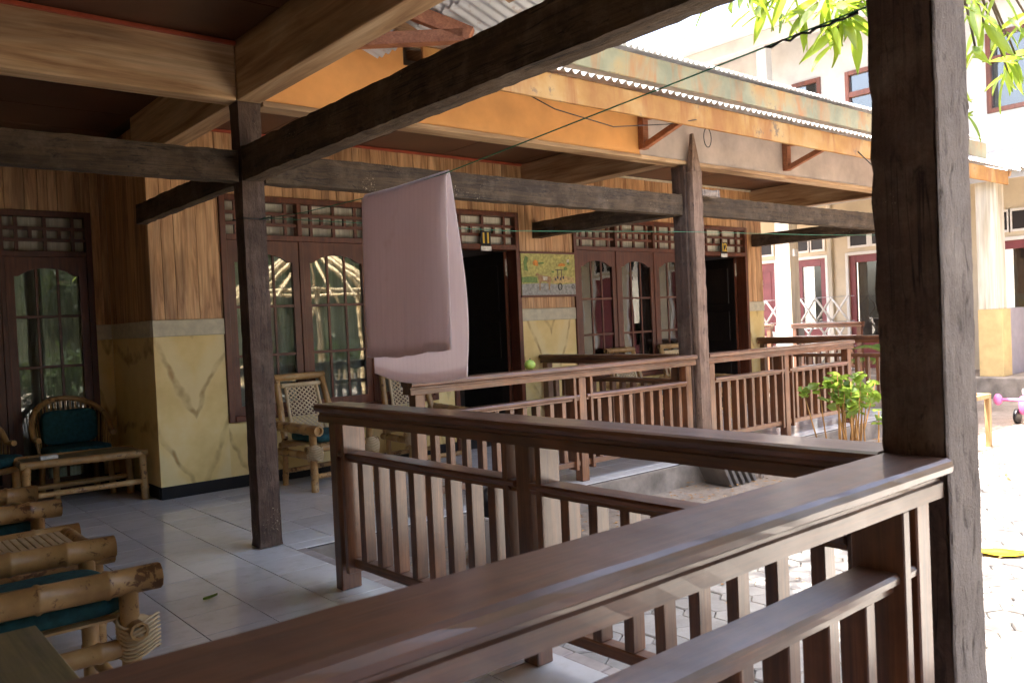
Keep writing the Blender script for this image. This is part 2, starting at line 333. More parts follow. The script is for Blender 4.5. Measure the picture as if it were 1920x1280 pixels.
    def ball(s, c, rx, ry, rz, nu=10, nv=8):
        c = Vector(c); return s.grid(lambda u, v: c + Vector((rx * math.sin(math.pi * v) * math.cos(2 * math.pi * u), ry * math.sin(math.pi * v) * math.sin(2 * math.pi * u), rz * math.cos(math.pi * v))), nu, nv)
    def mesh(s, name, origin=(0, 0, 0), bevel=0, weld=False):
        o = Vector(origin); me = bpy.data.meshes.new(name); me.from_pydata([v - o for v in s.v], [], s.f); me.polygons.foreach_set('use_smooth', s.smooth)
        if bevel or weld:
            bm = bmesh.new(); bm.from_mesh(me)
            if weld: bmesh.ops.remove_doubles(bm, verts=bm.verts, dist=1e-5)
            if bevel: bmesh.ops.bevel(bm, geom=bm.edges[:], offset=bevel, segments=1, profile=.5, affect='EDGES')
            bmesh.ops.recalc_face_normals(bm, faces=bm.faces); bm.to_mesh(me); bm.free()
        me.update(); return me

ORI = {}
def obj(name, me, mat, parent=None, loc=None, rot=None):
    o = bpy.data.objects.new(name, me); COL.objects.link(o)
    if me is not None and mat is not None and not me.materials: me.materials.append(M(mat))
    if parent is not None: o.parent = parent; ORI[o] = ORI.get(parent, Vector((0, 0, 0)))
    if loc is not None: o.location = loc
    if rot is not None: o.rotation_euler = rot
    return o
def thing(name, label, cat, loc=(0, 0, 0), rz=0, group=None, local=False):
    o = bpy.data.objects.new(name, None); COL.objects.link(o); o.location = loc; o.rotation_euler = (0, 0, rz); o.empty_display_size = .1
    o['label'] = label; o['category'] = cat
    if group: o['group'] = group
    ORI[o] = Vector((0, 0, 0)) if local else Vector(loc); return o
def part(name, mb, mat, parent, bevel=0, weld=False): return obj(name, mb.mesh(name, ORI[parent], bevel, weld), mat, parent)
def single(name, mb, mat, label, cat, loc=(0, 0, 0), group=None, bevel=0, weld=False):
    o = obj(name, mb.mesh(name, loc, bevel, weld), mat); o.location = loc; o['label'] = label; o['category'] = cat; ORI[o] = Vector(loc)
    if group: o['group'] = group
    return o
def struct(name, mb, mat, bevel=0):
    o = obj(name, mb.mesh(name, (0, 0, 0), bevel), mat); o['kind'] = 'structure'; return o

def rough_box(x0, x1, y0, y1, z0, z1, amp=.004, step=.07, seed=0, taper=0):
    # hand hewn timber: subdivided box whose skin wanders
    mb = MB(); dx, dy, dz = x1 - x0, y1 - y0, z1 - z0
    nx, ny, nz = [max(2, min(160, int(round(d / step)))) for d in (dx, dy, dz)]
    def nz_(p):
        q = p * 9 + Vector((seed * 7.3, seed * 3.1, 0)); n = noise.noise_vector(q) * amp + noise.noise_vector(q * 3.7) * amp * .5
        return p + n
    idx = {}
    def vid(i, j, k):
        if (i, j, k) not in idx:
            p = Vector((x0 + dx * i / nx, y0 + dy * j / ny, z0 + dz * k / nz)); p = nz_(p)
            e = (i in (0, nx)) + (j in (0, ny)) + (k in (0, nz))
            if e >= 2:
                c = Vector(((x0 + x1) / 2 if i in (0, nx) else p.x, (y0 + y1) / 2 if j in (0, ny) else p.y, (z0 + z1) / 2 if k in (0, nz) else p.z))
                d = c - p; 
                if d.length > 1e-5: p = p + d.normalized() * (.004 + amp * abs(noise.noise(p * 14 + Vector((seed, 0, 0)))) * 2.0)
            idx[(i, j, k)] = len(mb.v); mb.v.append(p)
        return idx[(i, j, k)]
    for i in range(nx):
        for j in range(ny):
            mb.f.append([vid(i, j, 0), vid(i, j + 1, 0), vid(i + 1, j + 1, 0), vid(i + 1, j, 0)]); mb.f.append([vid(i, j, nz), vid(i + 1, j, nz), vid(i + 1, j + 1, nz), vid(i, j + 1, nz)])
    for i in range(nx):
        for k in range(nz):
            mb.f.append([vid(i, 0, k), vid(i + 1, 0, k), vid(i + 1, 0, k + 1), vid(i, 0, k + 1)]); mb.f.append([vid(i, ny, k), vid(i, ny, k + 1), vid(i + 1, ny, k + 1), vid(i + 1, ny, k)])
    for j in range(ny):
        for k in range(nz):
            mb.f.append([vid(0, j, k), vid(0, j, k + 1), vid(0, j + 1, k + 1), vid(0, j + 1, k)]); mb.f.append([vid(nx, j, k), vid(nx, j + 1, k), vid(nx, j + 1, k + 1), vid(nx, j, k + 1)])
    mb.smooth = [False] * len(mb.f); return mb

# camera projection, used only to decide which small pieces are near enough to be built singly
def px(p):
    d = Vector(p) - Vector((0, 0, CAM_H)); z = d.dot(fw2)
    if z < .1: return None
    return 960 + 1570 * d.dot(r2) / z, 640 - 1570 * d.dot(up3) / z
def inview(p, m=40):
    q = px(p); return q is not None and -m < q[0] < 1920 + m and -m < q[1] < 1280 + m

# ================================================================== SETTING
GZ = -.20
struct('ground', MB().grid(lambda u, v: (-80 + 170 * u, -80 + 170 * v, GZ + (.012 * noise.noise(Vector((u * 260, v * 260, 0))) if True else 0)), 120, 120), 'dirt')

# ---- courtyard paving: hexagonal blocks
court = struct('courtyard_paving', MB().box(2.225, 9.2, -5.5, 4.05, GZ - .1, GZ + .004), 'dirt')
hexr = .088
hm = MB(); k = 6
pt = [(hexr * math.cos(math.pi / 3 * i + math.pi / 6), hexr * math.sin(math.pi / 3 * i + math.pi / 6)) for i in range(6)]
n0 = len(hm.v)
for sc_, z in ((.965, -.03), (.965, .016), (.90, .022)): hm.v += [Vector((p[0] * sc_, p[1] * sc_, z)) for p in pt]
for a in (0, 6):
    for i in range(6): j = (i + 1) % 6; hm.f.append([a + i, a + j, a + 6 + j, a + 6 + i])
hm.f.append(list(range(12, 18))); hm.smooth = [False] * len(hm.f)
hex_me = hm.mesh('paving_block'); hex_me.materials.append(M('paver'))
cells = []; row = 0; y = -5.35
while y < 3.95:
    x = 2.36 + (row % 2) * hexr * .866
    while x < 9.1: cells.append((x, y)); x += hexr * 1.732
    y += hexr * 1.5; row += 1
def pav_edge(x, y): return not (y > 3.3 + .35 * noise.noise(Vector((x * .8, 0, 3))) and x > 4.2)
cells = [c for c in cells if pav_edge(*c)]
vis = [c for c in cells if inview((c[0], c[1], GZ))]
vis.sort(key=lambda c: math.hypot(*c)); near = set(vis[:300]); rest = MB()
for (x, y) in cells:
    tz = GZ + random.uniform(-.006, .004); rx, ry, rz = random.gauss(0, .012), random.gauss(0, .012), random.gauss(0, .012)
    if (x, y) in near: obj('paving_block', hex_me, None, court, (x, y, tz), (rx, ry, rz))
    else:
        mt = Matrix.Translation((x, y, tz)) @ Matrix.Rotation(rx, 4, 'X') @ Matrix.Rotation(ry, 4, 'Y'); b = len(rest.v)
        rest.v += [mt @ v for v in hm.v]; rest.f += [[b + i for i in f] for f in hm.f]; rest.smooth += [False] * len(hm.f)
o = obj('paving_blocks', rest.mesh('paving_blocks'), 'paver', court); o['kind'] = 'stuff'

# ---- verandah floors with ceramic tiles
TL = .303
fl = struct('verandah_floor', MB().box(-1.2, 2.15, -9, 8.05, -.35, -.008), 'grout')
fl2 = struct('neighbour_verandah_floor', MB().box(2.153, 10.45, 4.64, 6.899, -.35, -.008).box(4.95, 6.0, 6.9, 9.4, -.35, -.009).box(9.05, 10.3, 6.9, 9.4, -.35, -.009), 'grout')
tm = MB().box(-TL / 2 + .0026, TL / 2 - .0026, -TL / 2 + .0026, TL / 2 - .0026, -.0085, 0).mesh('floor_tile', bevel=.0008); tm.materials.append(M('floor_tile'))
ti = []
for i in range(11):
    for j in range(-43, 13): ti.append((2.15 - TL * (i + .5), 4.22 + TL * (j + .5)))
ti = [t for t in ti if t[1] < 7.95 and t[0] > -1.1]
hid = MB()
for x, y in ti:
    if inview((x, y, 0), 60) and y > 1.0: obj('floor_tile', tm, None, fl, (x, y, random.uniform(-.0006, .0003)), (random.gauss(0, .0012), random.gauss(0, .0012), 0))
    else: hid.box(x - .1497, x + .1497, y - .1497, y + .1497, -.0075, 0)
o = obj('floor_tiles', hid.mesh('floor_tiles'), 'floor_tile', fl); o['kind'] = 'stuff'
for i in range(27):
    for j in range(7):
        x, y = 2.153 + TL * (i + .5), 4.78 + TL * (j + .5)
        obj('floor_tile', tm, None, fl2, (x, y, random.uniform(-.0006, .0003)), (random.gauss(0, .0012), random.gauss(0, .0012), 0))
tm2 = MB().box(-TL / 2 + .0018, TL / 2 - .0018, -.066, .066, -.0085, 0).mesh('edge_tile', bevel=.0008); tm2.materials.append(M('floor_tile'))
for i in range(27): obj('edge_tile', tm2, None, fl2, (2.153 + TL * (i + .5), 4.71, random.uniform(-.0006, .0003)))
kb = struct('kerb', MB().box(2.152, 2.224, -9, 4.63, -.4, -.012), 'concrete')
km = MB().box(-.033, .033, -.096, .096, -.02, 0).mesh('kerb_brick', bevel=.004); km.materials.append(M('tile_red'))
for j in range(28): obj('kerb_brick', km, None, kb, (2.186, -.55 + .2 * j, -.004), (0, 0, random.gauss(0, .01)))
struct('floor_edge', MB().box(2.226, 10.45, 4.60, 4.638, -.4, -.012), 'concrete', .004)

# ================================================================== GUEST HOUSE
YW, YR, XP = 6.90, 8.05, 2.09
CZ = 3.0
H = thing('guest_house', 'single storey guest house with plank-painted upper walls and yellow marbled dado', 'house', (2.09, 6.9, 0))
OPEN = [(2.66, 4.80, .55, 2.47), (5.00, 5.95, 0, 2.47), (6.76, 8.90, .55, 2.47), (9.10, 10.18, 0, 2.47)]
def wall_cells(x0, x1, ops, z1):
    xs = sorted({x0, x1, *[o[0] for o in ops], *[o[1] for o in ops]}); out = []
    for a, b in zip(xs, xs[1:]):
        op = [o for o in ops if o[0] <= a + 1e-6 and o[1] >= b - 1e-6]
        if not op: out.append((a, b, 0, z1))
        else:
            if op[0][2] > 0: out.append((a, b, 0, op[0][2]))
            out.append((a, b, op[0][3], z1))
    return out
wm = MB()
for a, b, z0, z1 in wall_cells(2.11, 10.55, OPEN, CZ + .3): wm.box(a, b, YW + .02, YW + .16, z0, z1)
wall = part('wall', wm, 'far_cream', H)
wm = MB()
OPR = [(.56, 1.96, .0, 2.42)]
for a, b, z0, z1 in wall_cells(-1.2, 2.11, OPR, CZ + .3): wm.box(a, b, YR + .02, YR + .16, z0, z1)
wm.box(2.11, 2.25, YW + .16, YR + .02, 0, CZ + .3)
wall_r = part('wall', wm, 'far_cream', H)
wm = MB().box(-1.4, -1.2, -9, YR + .16, -.3, CZ + .3).box(-1.2, 2.15, -9.2, -9, -.3, CZ + .3)
wall_l = part('wall', wm, 'far_cream', H)
# planks on the upper walls
def planks_y(par, x0, x1, yf, ops, zt, zb=1.43, seed=1):
    rr = random.Random(seed); x = x0
    while x < x1 - .005:
        w = rr.choice((.075, .10, .12, .15, .18)); e = min(x + w, x1)
        for o in ops:
            for q in (o[0], o[1]):
                if x + .004 < q < e: e = q
        if x1 - e < .03: e = x1
        c = (x + e) / 2; z0 = zb
        for o in ops:
            if o[0] < c < o[1]: z0 = o[3] + .002
        part('plank', MB().box(x + .0015, e - .0015, yf - rr.uniform(0, .004), yf + .02, z0, zt), 'plank_paint', par, .0015); x = e
planks_y(wall, XP, 10.55, YW, OPEN, CZ, seed=3)
planks_y(wall_r, -1.2, 2.088, YR, OPR, CZ, seed=9)
rr = random.Random(5); y = YW + .021
while y < YR - .02:
    w = rr.choice((.10, .13, .17)); e = min(y + w, YR - .002); part('plank', MB().box(XP - rr.uniform(0, .004), XP + .0195, y + .001, e - .001, 1.43, CZ), 'plank_paint', wall_r, .0015); y = e
# yellow dado panels, cream trim and dark skirting, pier by pier
def dado(par, x0, x1, yf, zt, trim=True):
    c = ((x0 + x1) / 2, yf + .01, .7); o = obj('dado_panel', MB().box(x0, x1, yf, yf + .02, .10, zt).mesh('dado_panel', c), 'yellow_marble', par); o.location = Vector(c) - ORI[par]
    if trim: part('trim_band', MB().box(x0 - .004, x1 + .004, yf - .012, yf + .02, 1.297, 1.428), 'cream_trim', par, .004)
    part('skirting', MB().box(x0, x1, yf - .008, yf + .02, 0.001, .10), 'skirting', par, .002)
for a, b in ((XP, 2.66), (4.80, 5.00), (5.95, 6.76), (8.90, 9.10), (10.18, 10.55)): dado(wall, a, b, YW, 1.296)
for a, b in ((2.66, 4.80), (6.76, 8.90)): dado(wall, a, b, YW, .548, False)
for a, b in ((-1.2, .56), (1.96, 2.088)): dado(wall_r, a, b, YR, 1.296)
part('dado_panel', MB().box(XP, XP + .019, YW + .021, YR - .001, .1, 1.296), 'yellow_marble', wall_r)
part('trim_band', MB().box(XP - .012, XP + .019, YW + .022, YR - .013, 1.297, 1.428), 'cream_trim', wall_r, .004)
part('skirting', MB().box(XP - .008, XP + .019, YW + .022, YR - .009, .001, .1), 'skirting', wall_r, .002)

def grille(mb, x0, x1, z0, z1, y):
    t = .014; d = .014; rows = [z0 + (z1 - z0) * q for q in (0, .33, .66, 1)]; w = x1 - x0
    for z in rows[1:3]: mb.box(x0, x1, y - d, y + d, z - t, z + t)
    for rI in (0, 2):
        for q in (.15, .5, .85): mb.box(x0 + w * q - t, x0 + w * q + t, y - d * .9, y + d * .9, rows[rI], rows[rI + 1])
    for q in (.15, .32, .5, .68, .85): mb.box(x0 + w * q - t, x0 + w * q + t, y - d * .9, y + d * .9, rows[1], rows[2])
def window(par, x0, x1, yf, z0, z1, zt, n, name='window', arch=1.97, bars=(1.52, 1.10), drawn=((0, 1),) * 3):
    f = MB(); t = .05; ya, yb = yf - .02, yf + .07
    f.box(x0, x0 + t, ya, yb, z0, z1).box(x1 - t, x1, ya, yb, z0, z1)
    f.box(x0 + t, x1 - t, ya, yb, z1 - t, z1).box(x0 + t, x1 - t, ya - .012, yb, z0, z0 + t).box(x0 + t, x1 - t, ya + .002, yb, zt - .025, zt + .025)
    bw = (x1 - x0 - t) / n
    for i in range(1, n):
        xm = x0 + t / 2 + bw * i; f.box(xm - .02, xm + .02, ya + .003, yb, z0 + t, zt - .025).box(xm - .02, xm + .02, ya + .003, yb, zt + .025, z1 - t)
    win = part(name, f, 'sash_z', par, .003)
    for i in range(n):
        a = x0 + t / 2 + bw * i + (t / 2 if i == 0 else .02) + .002; b = x0 + t / 2 + bw * (i + 1) - (t / 2 if i == n - 1 else .02) - .002
        s = .062; y0, y1 = yf - .006, yf + .034; zb, ztt = z0 + t + .002, zt - .027; gb = zb + .075
        m = MB().box(a, a + s, y0, y1, zb, ztt).box(b - s, b, y0, y1, zb, ztt).box(a + s, b - s, y0 + .001, y1, zb, gb)
        xl, xr = a + s, b - s; poly = [(xl, ztt), (xl, arch - .07)]
        for k in range(0, 17):
            u = k / 16; h = 0 if (u < .10 or u > .90) else math.sin(math.pi * (u - .1) / .8) ** .55; poly.append((xl + (xr - xl) * u, arch - .07 + .07 * h))
        poly += [(xr, arch - .07), (xr, ztt)]
        m.prism([poly[0]] + poly[2:-2] + [poly[-1]], 'y', y0 + .001, y1)
        part('sash', m, 'sash_z', win, 0)
        for q in (1 / 3, 2 / 3):
            xc = xl + (xr - xl) * q; part('glazing_bar', MB().box(xc - .011, xc + .011, yf + .004, yf + .026, gb, arch), 'sash_z', win, .002)
        for z in bars: part('glazing_bar', MB().box(xl, xr, yf + .002, yf + .028, z - .012, z + .012), 'sash_x', win, .002)
        zs = [gb] + sorted(bars) + [arch]
        for c in range(3):
            for w_ in range(3):
                xa = xl + (xr - xl) * c / 3 + (.011 if c else 0) + .001; xb = xl + (xr - xl) * (c + 1) / 3 - (.011 if c < 2 else 0) - .001
                part('pane', MB().box(xa, xb, yf + .013, yf + .017, zs[w_] + (.0125 if w_ else .001), zs[w_ + 1] - .0125 if w_ < 2 else zs[w_ + 1] - .001), 'glass', win)
        g = MB(); ga, gb2 = x0 + t / 2 + bw * i + .03, x0 + t / 2 + bw * (i + 1) - .03; za, zb2 = zt + .026, z1 - t - .001
        grille(g, ga - .004, gb2 + .004, za, zb2, yf + .02); part('transom_grille', g, 'sash_x', win)
        rr_ = random.Random(int(x0 * 100) + i); ph = rr_.random() * 6
        ca, cb = a - .02 + (b - a + .04) * drawn[i][0], a - .02 + (b - a + .04) * drawn[i][1]
        part('transom_blind', MB().box(a - .02, b + .02, yf + .10, yf + .104, zt - .01, z1 - .045), 'curtain', win)
        def cur(u, v, a=ca, b=cb, z0=z0 + .06, z1=zt - .02, ph=ph): return (a + (b - a) * u, yf + .125 + .018 * math.sin(u * 26 + ph) + .008 * math.sin(u * 61 + v * 2), z0 + (z1 - z0) * v)
        part('curtain', MB().grid(cur, 44, 4), 'curtain', win)
    return win
window(wall, 2.664, 4.796, YW, .552, 2.468, 2.11, 3)
window(wall, 6.764, 8.896, YW, .552, 2.468, 2.11, 3, drawn=((0, .42), (.9, 1), (0, 1)))
window(wall_r, .564, 1.956, YR, .002, 2.418, 2.05, 2, 'glazed_door', 1.93, (1.515, 1.085))
def door(x0, x1):
    f = MB(); t = .055; ya, yb = YW - .02, YW + .14
    f.box(x0, x0 + t, ya, yb, 0.002, 2.468).box(x1 - t, x1, ya, yb, .002, 2.468).box(x0 + t, x1 - t, ya, yb, 2.42, 2.468).box(x0 + t, x1 - t, ya + .002, yb, 2.065, 2.12)
    fr = part('door_frame', f, 'sash_z', wall, .003); g = MB(); grille(g, x0 + t - .004, x1 - t + .004, 2.121, 2.419, YW + .03); part('transom_grille', g, 'sash_x', fr)
    part('transom_panel', MB().box(x0 + t, x1 - t, YW + .06, YW + .066, 2.125, 2.415), 'curtain', fr)
    hx = x1 - t - .004; L = x1 - x0 - 2 * t - .01
    part('door_leaf', MB().box(hx - .042, hx - .002, YW + .15, YW + .15 + L, .012, 2.06), 'door_dark', wall, .003)
    p2 = MB()
    for za, zb in ((.2, .75), (.9, 1.3), (1.42, 1.92)):
        p2.box(hx - .050, hx - .0425, YW + .25, YW + .15 + L - .1, za, zb)
    part('door_panel', p2, 'door_dark', fr, .003)
    part('leaf_edge', MB().box(hx - .043, hx - .004, YW + .1405, YW + .1495, .012, 2.06), 'sash_z', fr)
    part('hinge_plate', MB().box(hx - .03, hx - .008, YW + .132, YW + .1402, 1.80, 1.98), 'sticker', fr)
    part('door_handle', MB().tube([(hx - .043, YW + .15 + L - .06, 1.02), (hx - .09, YW + .15 + L - .06, 1.02), (hx - .09, YW + .15 + L - .16, 1.02)], .009), 'steel', fr)
door(5.004, 5.946); door(9.104, 10.176)
# dim rooms behind the openings
rm = MB()
for a, b in ((2.26, 6.3), (6.36, 10.53)):
    rm.box(a, b, 9.5, 9.6, -.3, 3.2).box(a - .05, a, YW + .165, 9.6, -.3, 3.2).box(b, b + .02, YW + .165, 9.6, -.3, 3.2).box(a, b, YW + .165, 9.5, 2.9, 2.95).box(a, b, YW + .165, 9.5, -.3, -.012)
rm.box(-1.2, 2.24, 9.6, 9.7, -.3, 3.2).box(-1.3, -1.2, YR + .17, 9.7, -.3, 3.2).box(-1.2, 2.24, YR + .17, 9.6, 2.9, 2.95).box(-1.2, 2.24, YR + .17, 9.6, -.3, -.012).box(2.18, 2.235, YR + .165, 9.6, -.012, 2.9)
part('interior_wall', rm, 'interior', H)
part('end_wall', MB().box(10.55, 10.62, YW + .16, 9.6, -.3, 3.3), 'far_cream', H)

# ---- concrete ring beams (painted like timber) on the post line
YB0, YB1 = 4.80, 4.93
ring = part('ring_beam', MB().box(-1.19, 1.998, YB0, YB1, 2.66, CZ + .0115), 'band_paint_x', H, .004); ring['label'] = 'wide beam painted as pale wood grain above the seats'
o = part('ring_beam', MB().box(2.002, 2.15, -9, YB0 - .004, 2.665, CZ + .0115), 'band_paint_y', H, .004)
part('ring_beam', MB().box(2.002, 2.15, YB1 + .003, YW - .006, 2.665, CZ + .0115), 'band_paint_y', H, .004)
part('ring_beam', MB().box(2.002, 2.15, YB0 - .002, YB1 + .002, 2.664, CZ + .0117), 'band_paint_x', H)
ob = part('ring_beam', MB().box(2.154, 5.56, YB0, YB1, 2.68, 3.06).box(2.154, 3.18, YB0 + .002, YB1, 3.06, 3.19), 'orange_paint', H); ob['label'] = 'beam painted flat orange'
part('ring_beam_lip', MB().box(2.154, 5.56, YB0 - .014, YB1, 2.645, 2.679), 'band_paint_x', H, .003)
gb_ = part('ring_beam', MB().box(5.563, 12.1, YB0, YB1, 2.68, 3.06), 'pale_plaster', H); gb_['label'] = 'beam in pale grey plaster'
part('ring_beam_lip', MB().box(5.563, 12.1, YB0 - .014, YB1, 2.645, 2.679), 'band_paint_x', H, .003)
for xb in (6.02, 10.30): part('ring_beam', MB().box(xb, xb + .16, YB1 + .003, YW - .006 if xb < 10 else 8.2, 2.665, CZ - .003), 'band_paint_y', H, .004)
# ---- ceilings: hardboard panels with red cornice
cl = part('ceiling', MB().box(-1.19, 2.1, -9, YB0 + .05, CZ + .012, CZ + .03).box(-1.19, 2.1, YB0 + .051, YW, CZ + .0121, CZ + .03).box(-1.19, 2.2, YW + .001, YR + .1, CZ + .012, CZ + .03).box(2.151, 10.55, YB1 + .002, YW + .02, CZ + .012, CZ + .03), 'door_dark', H)
for x0, x1, y0, y1 in ((-1.19, 2.0, -9, YB0), (-1.19, 2.0, YB1, YR - .003)):
    nx, ny = 3, max(2, int((y1 - y0) / .62))
    for i in range(nx):
        for j in range(ny):
            xa, xb = x0 + (x1 - x0) * i / nx, x0 + (x1 - x0) * (i + 1) / nx; ya, yb = y0 + (y1 - y0) * j / ny, y0 + (y1 - y0) * (j + 1) / ny
            part('ceiling_panel', MB().box(xa + .005, xb - .005, ya + .005, yb - .005, CZ + random.uniform(.001, .004), CZ + .0115), 'ceiling_panel', cl)
for i in range(9):
    a, b = 2.155 + (10.55 - 2.155) * i / 9, 2.155 + (10.55 - 2.155) * (i + 1) / 9
    for ya, yb in ((YB1 + .004, 5.9), (5.9, YW)): part('ceiling_panel', MB().box(a + .004, b - .004, ya + .004, yb - .004, CZ + .002, CZ + .0115), 'ceiling_panel', cl)
part('cornice', MB().box(-1.19, 2.0, YB0 - .03, YB0 - .002, CZ - .022, CZ), 'red_paint', cl, .003)
part('cornice', MB().box(2.152, 6.018, YW - .032, YW - .006, CZ - .025, CZ), 'red_paint', cl, .003)
part('cornice', MB().box(2.152, 6.018, YB1 + .001, YB1 + .03, CZ - .025, CZ), 'red_paint', cl, .003)
part('cornice', MB().box(6.182, 10.29, YW - .032, YW - .006, CZ - .025, CZ), 'cream_trim', cl, .003)

# ---- roofs
def sheet(w=.80, L=1.0, pitch=.080, amp=.014):
    n = int(w / pitch * 8)
    return MB().grid(lambda u, v: (u * w, v * L, amp * math.sin(2 * math.pi * u * w / pitch)), n, 3)
def roof_x(par, x0, x1, y0, z0, L, slope, name='roof_sheet'):
    me = sheet(.84, L).mesh(name); me.materials.append(M('zinc')); n = math.ceil((x1 - x0) / .80)
    for i in range(n): obj(name, me, None, par, Vector((x0 + .80 * i, y0, z0 + .002 * (i % 2))) - ORI[par], (slope, 0, 0))
ROOF = part('roof', MB().bar((-2.0, -9, 4.78), (-2.0, 4.9, 4.78), .3, .03), 'zinc', H)
roof_x(ROOF, 2.15, 12.0, 4.19, 3.02, .95, math.atan(.33))
roof_x(ROOF, 1.0, 13.4, 4.93, 3.665, 4.2, math.atan(.33))
me = sheet(.84, 5.35).mesh('roof_sheet'); me.materials.append(M('zinc'))
me_s = sheet(.84, 4.84).mesh('roof_sheet'); me_s.materials.append(M('zinc'))
for i in range(19):
    cut = i < 15   # unseen eave shortened so more sky lights the rails; valley corner keeps full overhang
    obj('roof_sheet', me_s if cut else me, None, ROOF, Vector((2.50 if cut else 2.98, -9.4 + .80 * i, (3.238 if cut else 3.07) + .002 * (i % 2))) - ORI[ROOF], (math.atan(.35), 0, math.pi / 2))
part('valley_sheet', MB().grid(lambda u, v: (2.88 + .60 * u, 3.15 + 1.05 * v, 3.09 - .21 * u + .012 * math.sin(2 * math.pi * v * 1.05 / .08)), 4, 110), 'zinc', ROOF)
ff = part('fascia_board', MB().box(2.95, 12.25, 4.235, 4.26, 2.81, 2.992), 'fascia_rust', ROOF, .004); ff['label'] = 'rust-stained orange fascia board of the lower eave'
ff = part('fascia_board', MB().box(3.0, 13.6, 4.985, 5.01, 3.415, 3.635), 'fascia_green', ROOF, .004); ff['label'] = 'mildewed greenish fascia board of the upper eave'
for x in [3.4 + .9 * i for i in range(11)]:
    part('rafter', MB().bar((x, 4.262, 2.97), (x, 5.4, 3.345), .05, .07), 'raw_y', ROOF); part('rafter', MB().bar((x, 5.012, 3.60), (x, 8.8, 4.85), .05, .07), 'raw_y', ROOF)
part('purlin', MB().box(2.9, 12.2, 4.6, 4.65, 3.135, 3.175), 'raw_x', ROOF)
for y in [-8.55 + .85 * i for i in range(16)]: part('rafter', MB().bar((2.93, y, 3.00) if y > 2.7 else (2.46, y, 3.164), (-2.0, y, 4.72), .05, .07), 'raw_x', ROOF)
part('roof_gable', MB().box(2.16, 13.0, 5.05, 5.07, 3.05, 3.60), 'soffit', ROOF)
part('valley_rafter', MB().bar((2.52, 4.36, 3.30), (3.03, 3.85, 2.955), .07, .085), 'rust_timber', ROOF, .003)
part('valley_tie', MB().bar((2.20, 4.68, 2.985), (3.00, 3.88, 2.955), .07, .075), 'rust_timber', ROOF, .003)
part('valley_post', MB().bar((2.60, 4.28, 3.02), (2.66, 4.22, 3.2), .06, .06, (1, 0, 0)), 'rust_timber', ROOF, .003)
for x in (5.58, 7.81, 10.0):
    br = part('eave_bracket', MB().box(x - .035, x + .035, YB0 - .062, YB0 - .002, 2.72, 3.02), 'rust_timber', ROOF, .003)
    part('bracket_strut', MB().bar((x, YB0 - .05, 2.745), (x, 4.275, 2.90), .05, .05), 'rust_timber', br, .003)
    part('bracket_arm', MB().bar((x, YB0 - .063, 2.99), (x, 4.262, 2.95), .05, .05), 'rust_timber', br, .003)

# ================================================================== POSTS AND BEAMS
def timber(name, label, b, mat, amp=.004, seed=0, step=.06, cat='beam', group=None):
    loc = ((b[0] + b[1]) / 2, (b[2] + b[3]) / 2, b[4]); return single(name, rough_box(*b, amp=amp, step=step, seed=seed), mat, label, cat, loc, group)
GB = 'rough dark verandah beams'; GP = 'verandah posts'
timber('timber_post', 'slim dark brown post with chipped paint at its foot on the tiles', (2.0, 2.145, 4.795, 4.925, .001, 2.662), 'post_weathered', .003, 1, .05, 'post', GP)
bp_ = thing('timber_post', 'massive dark post with scarred grey face in the right foreground', 'post', (2.11, .93, 0), group=GP)
part('shaft', rough_box(2.022, 2.208, .852, 1.008, -.008, 2.662, .005, .035, 2), 'post_weathered', bp_)
part('worn_face', rough_box(2.026, 2.205, .846, .8545, -.006, 2.66, .0035, .03, 3), 'post_grey', bp_)
p2 = thing('timber_post', 'weathered post with a pointed top rising in front of the grey plaster beam', 'post', (6.2, 4.75, 0), group=GP)
part('shaft', rough_box(6.13, 6.29, 4.78, 4.93, .001, 2.64, .005, .06, 4), 'post_weathered', p2)
part('pointed_stave', rough_box(6.155, 6.30, 4.705, 4.778, .001, 2.58, .005, .06, 5), 'stave', p2)
part('stave_tip', MB().quadbox([(6.16, 4.71, 2.575), (6.298, 4.71, 2.575), (6.298, 4.775, 2.575), (6.16, 4.775, 2.575), (6.205, 4.725, 2.92), (6.225, 4.725, 2.92), (6.225, 4.76, 2.92), (6.205, 4.76, 2.92)]), 'stave', p2, .004)
part('stub', rough_box(6.30, 6.56, 4.71, 4.775, 2.36, 2.43, .012, .05, 6), 'post_grey', p2)
timber('timber_post', 'rough post on the neighbour verandah beyond the massive foreground post', (10.28, 10.44, 4.79, 4.93, .001, 2.64), 'post_weathered', .004, 7, .07, 'post', GP)
timber('timber_beam', 'rough dark beam running left from the slim post in front of the recess', (-1.19, 1.996, 4.80, 4.92, 2.185, 2.37), 'timber_x', .005, 8, .06, group=GB)
timber('timber_beam', 'speckled beam between the slim post and the pointed post', (2.149, 6.126, 4.80, 4.92, 2.185, 2.375), 'timber_x', .005, 9, .06, group=GB)
timber('timber_beam', 'speckled beam running right from the pointed post', (6.294, 10.276, 4.80, 4.92, 2.195, 2.385), 'timber_x', .005, 10, .07, group=GB)
timber('timber_beam', 'thick black beam crossing overhead from the slim post toward the viewer', (2.005, 2.128, 1.012, 4.79, 2.188, 2.395), 'timber_y', .005, 11, .05, group=GB)
timber('timber_beam', 'short black beam from the slim post back to the yellow pier', (2.005, 2.085, 4.93, 6.885, 2.18, 2.335), 'timber_y', .004, 12, .07, group=GB)
timber('timber_beam', 'dark beam from the pointed post back to the wall by window twelve', (6.14, 6.28, 4.935, 6.89, 2.20, 2.375), 'timber_y', .004, 13, .07, group=GB)
timber('timber_beam', 'dark beam jutting at the far end of the neighbour verandah', (10.29, 10.43, 4.935, 6.885, 2.205, 2.38), 'timber_y', .004, 14, .07, group=GB)
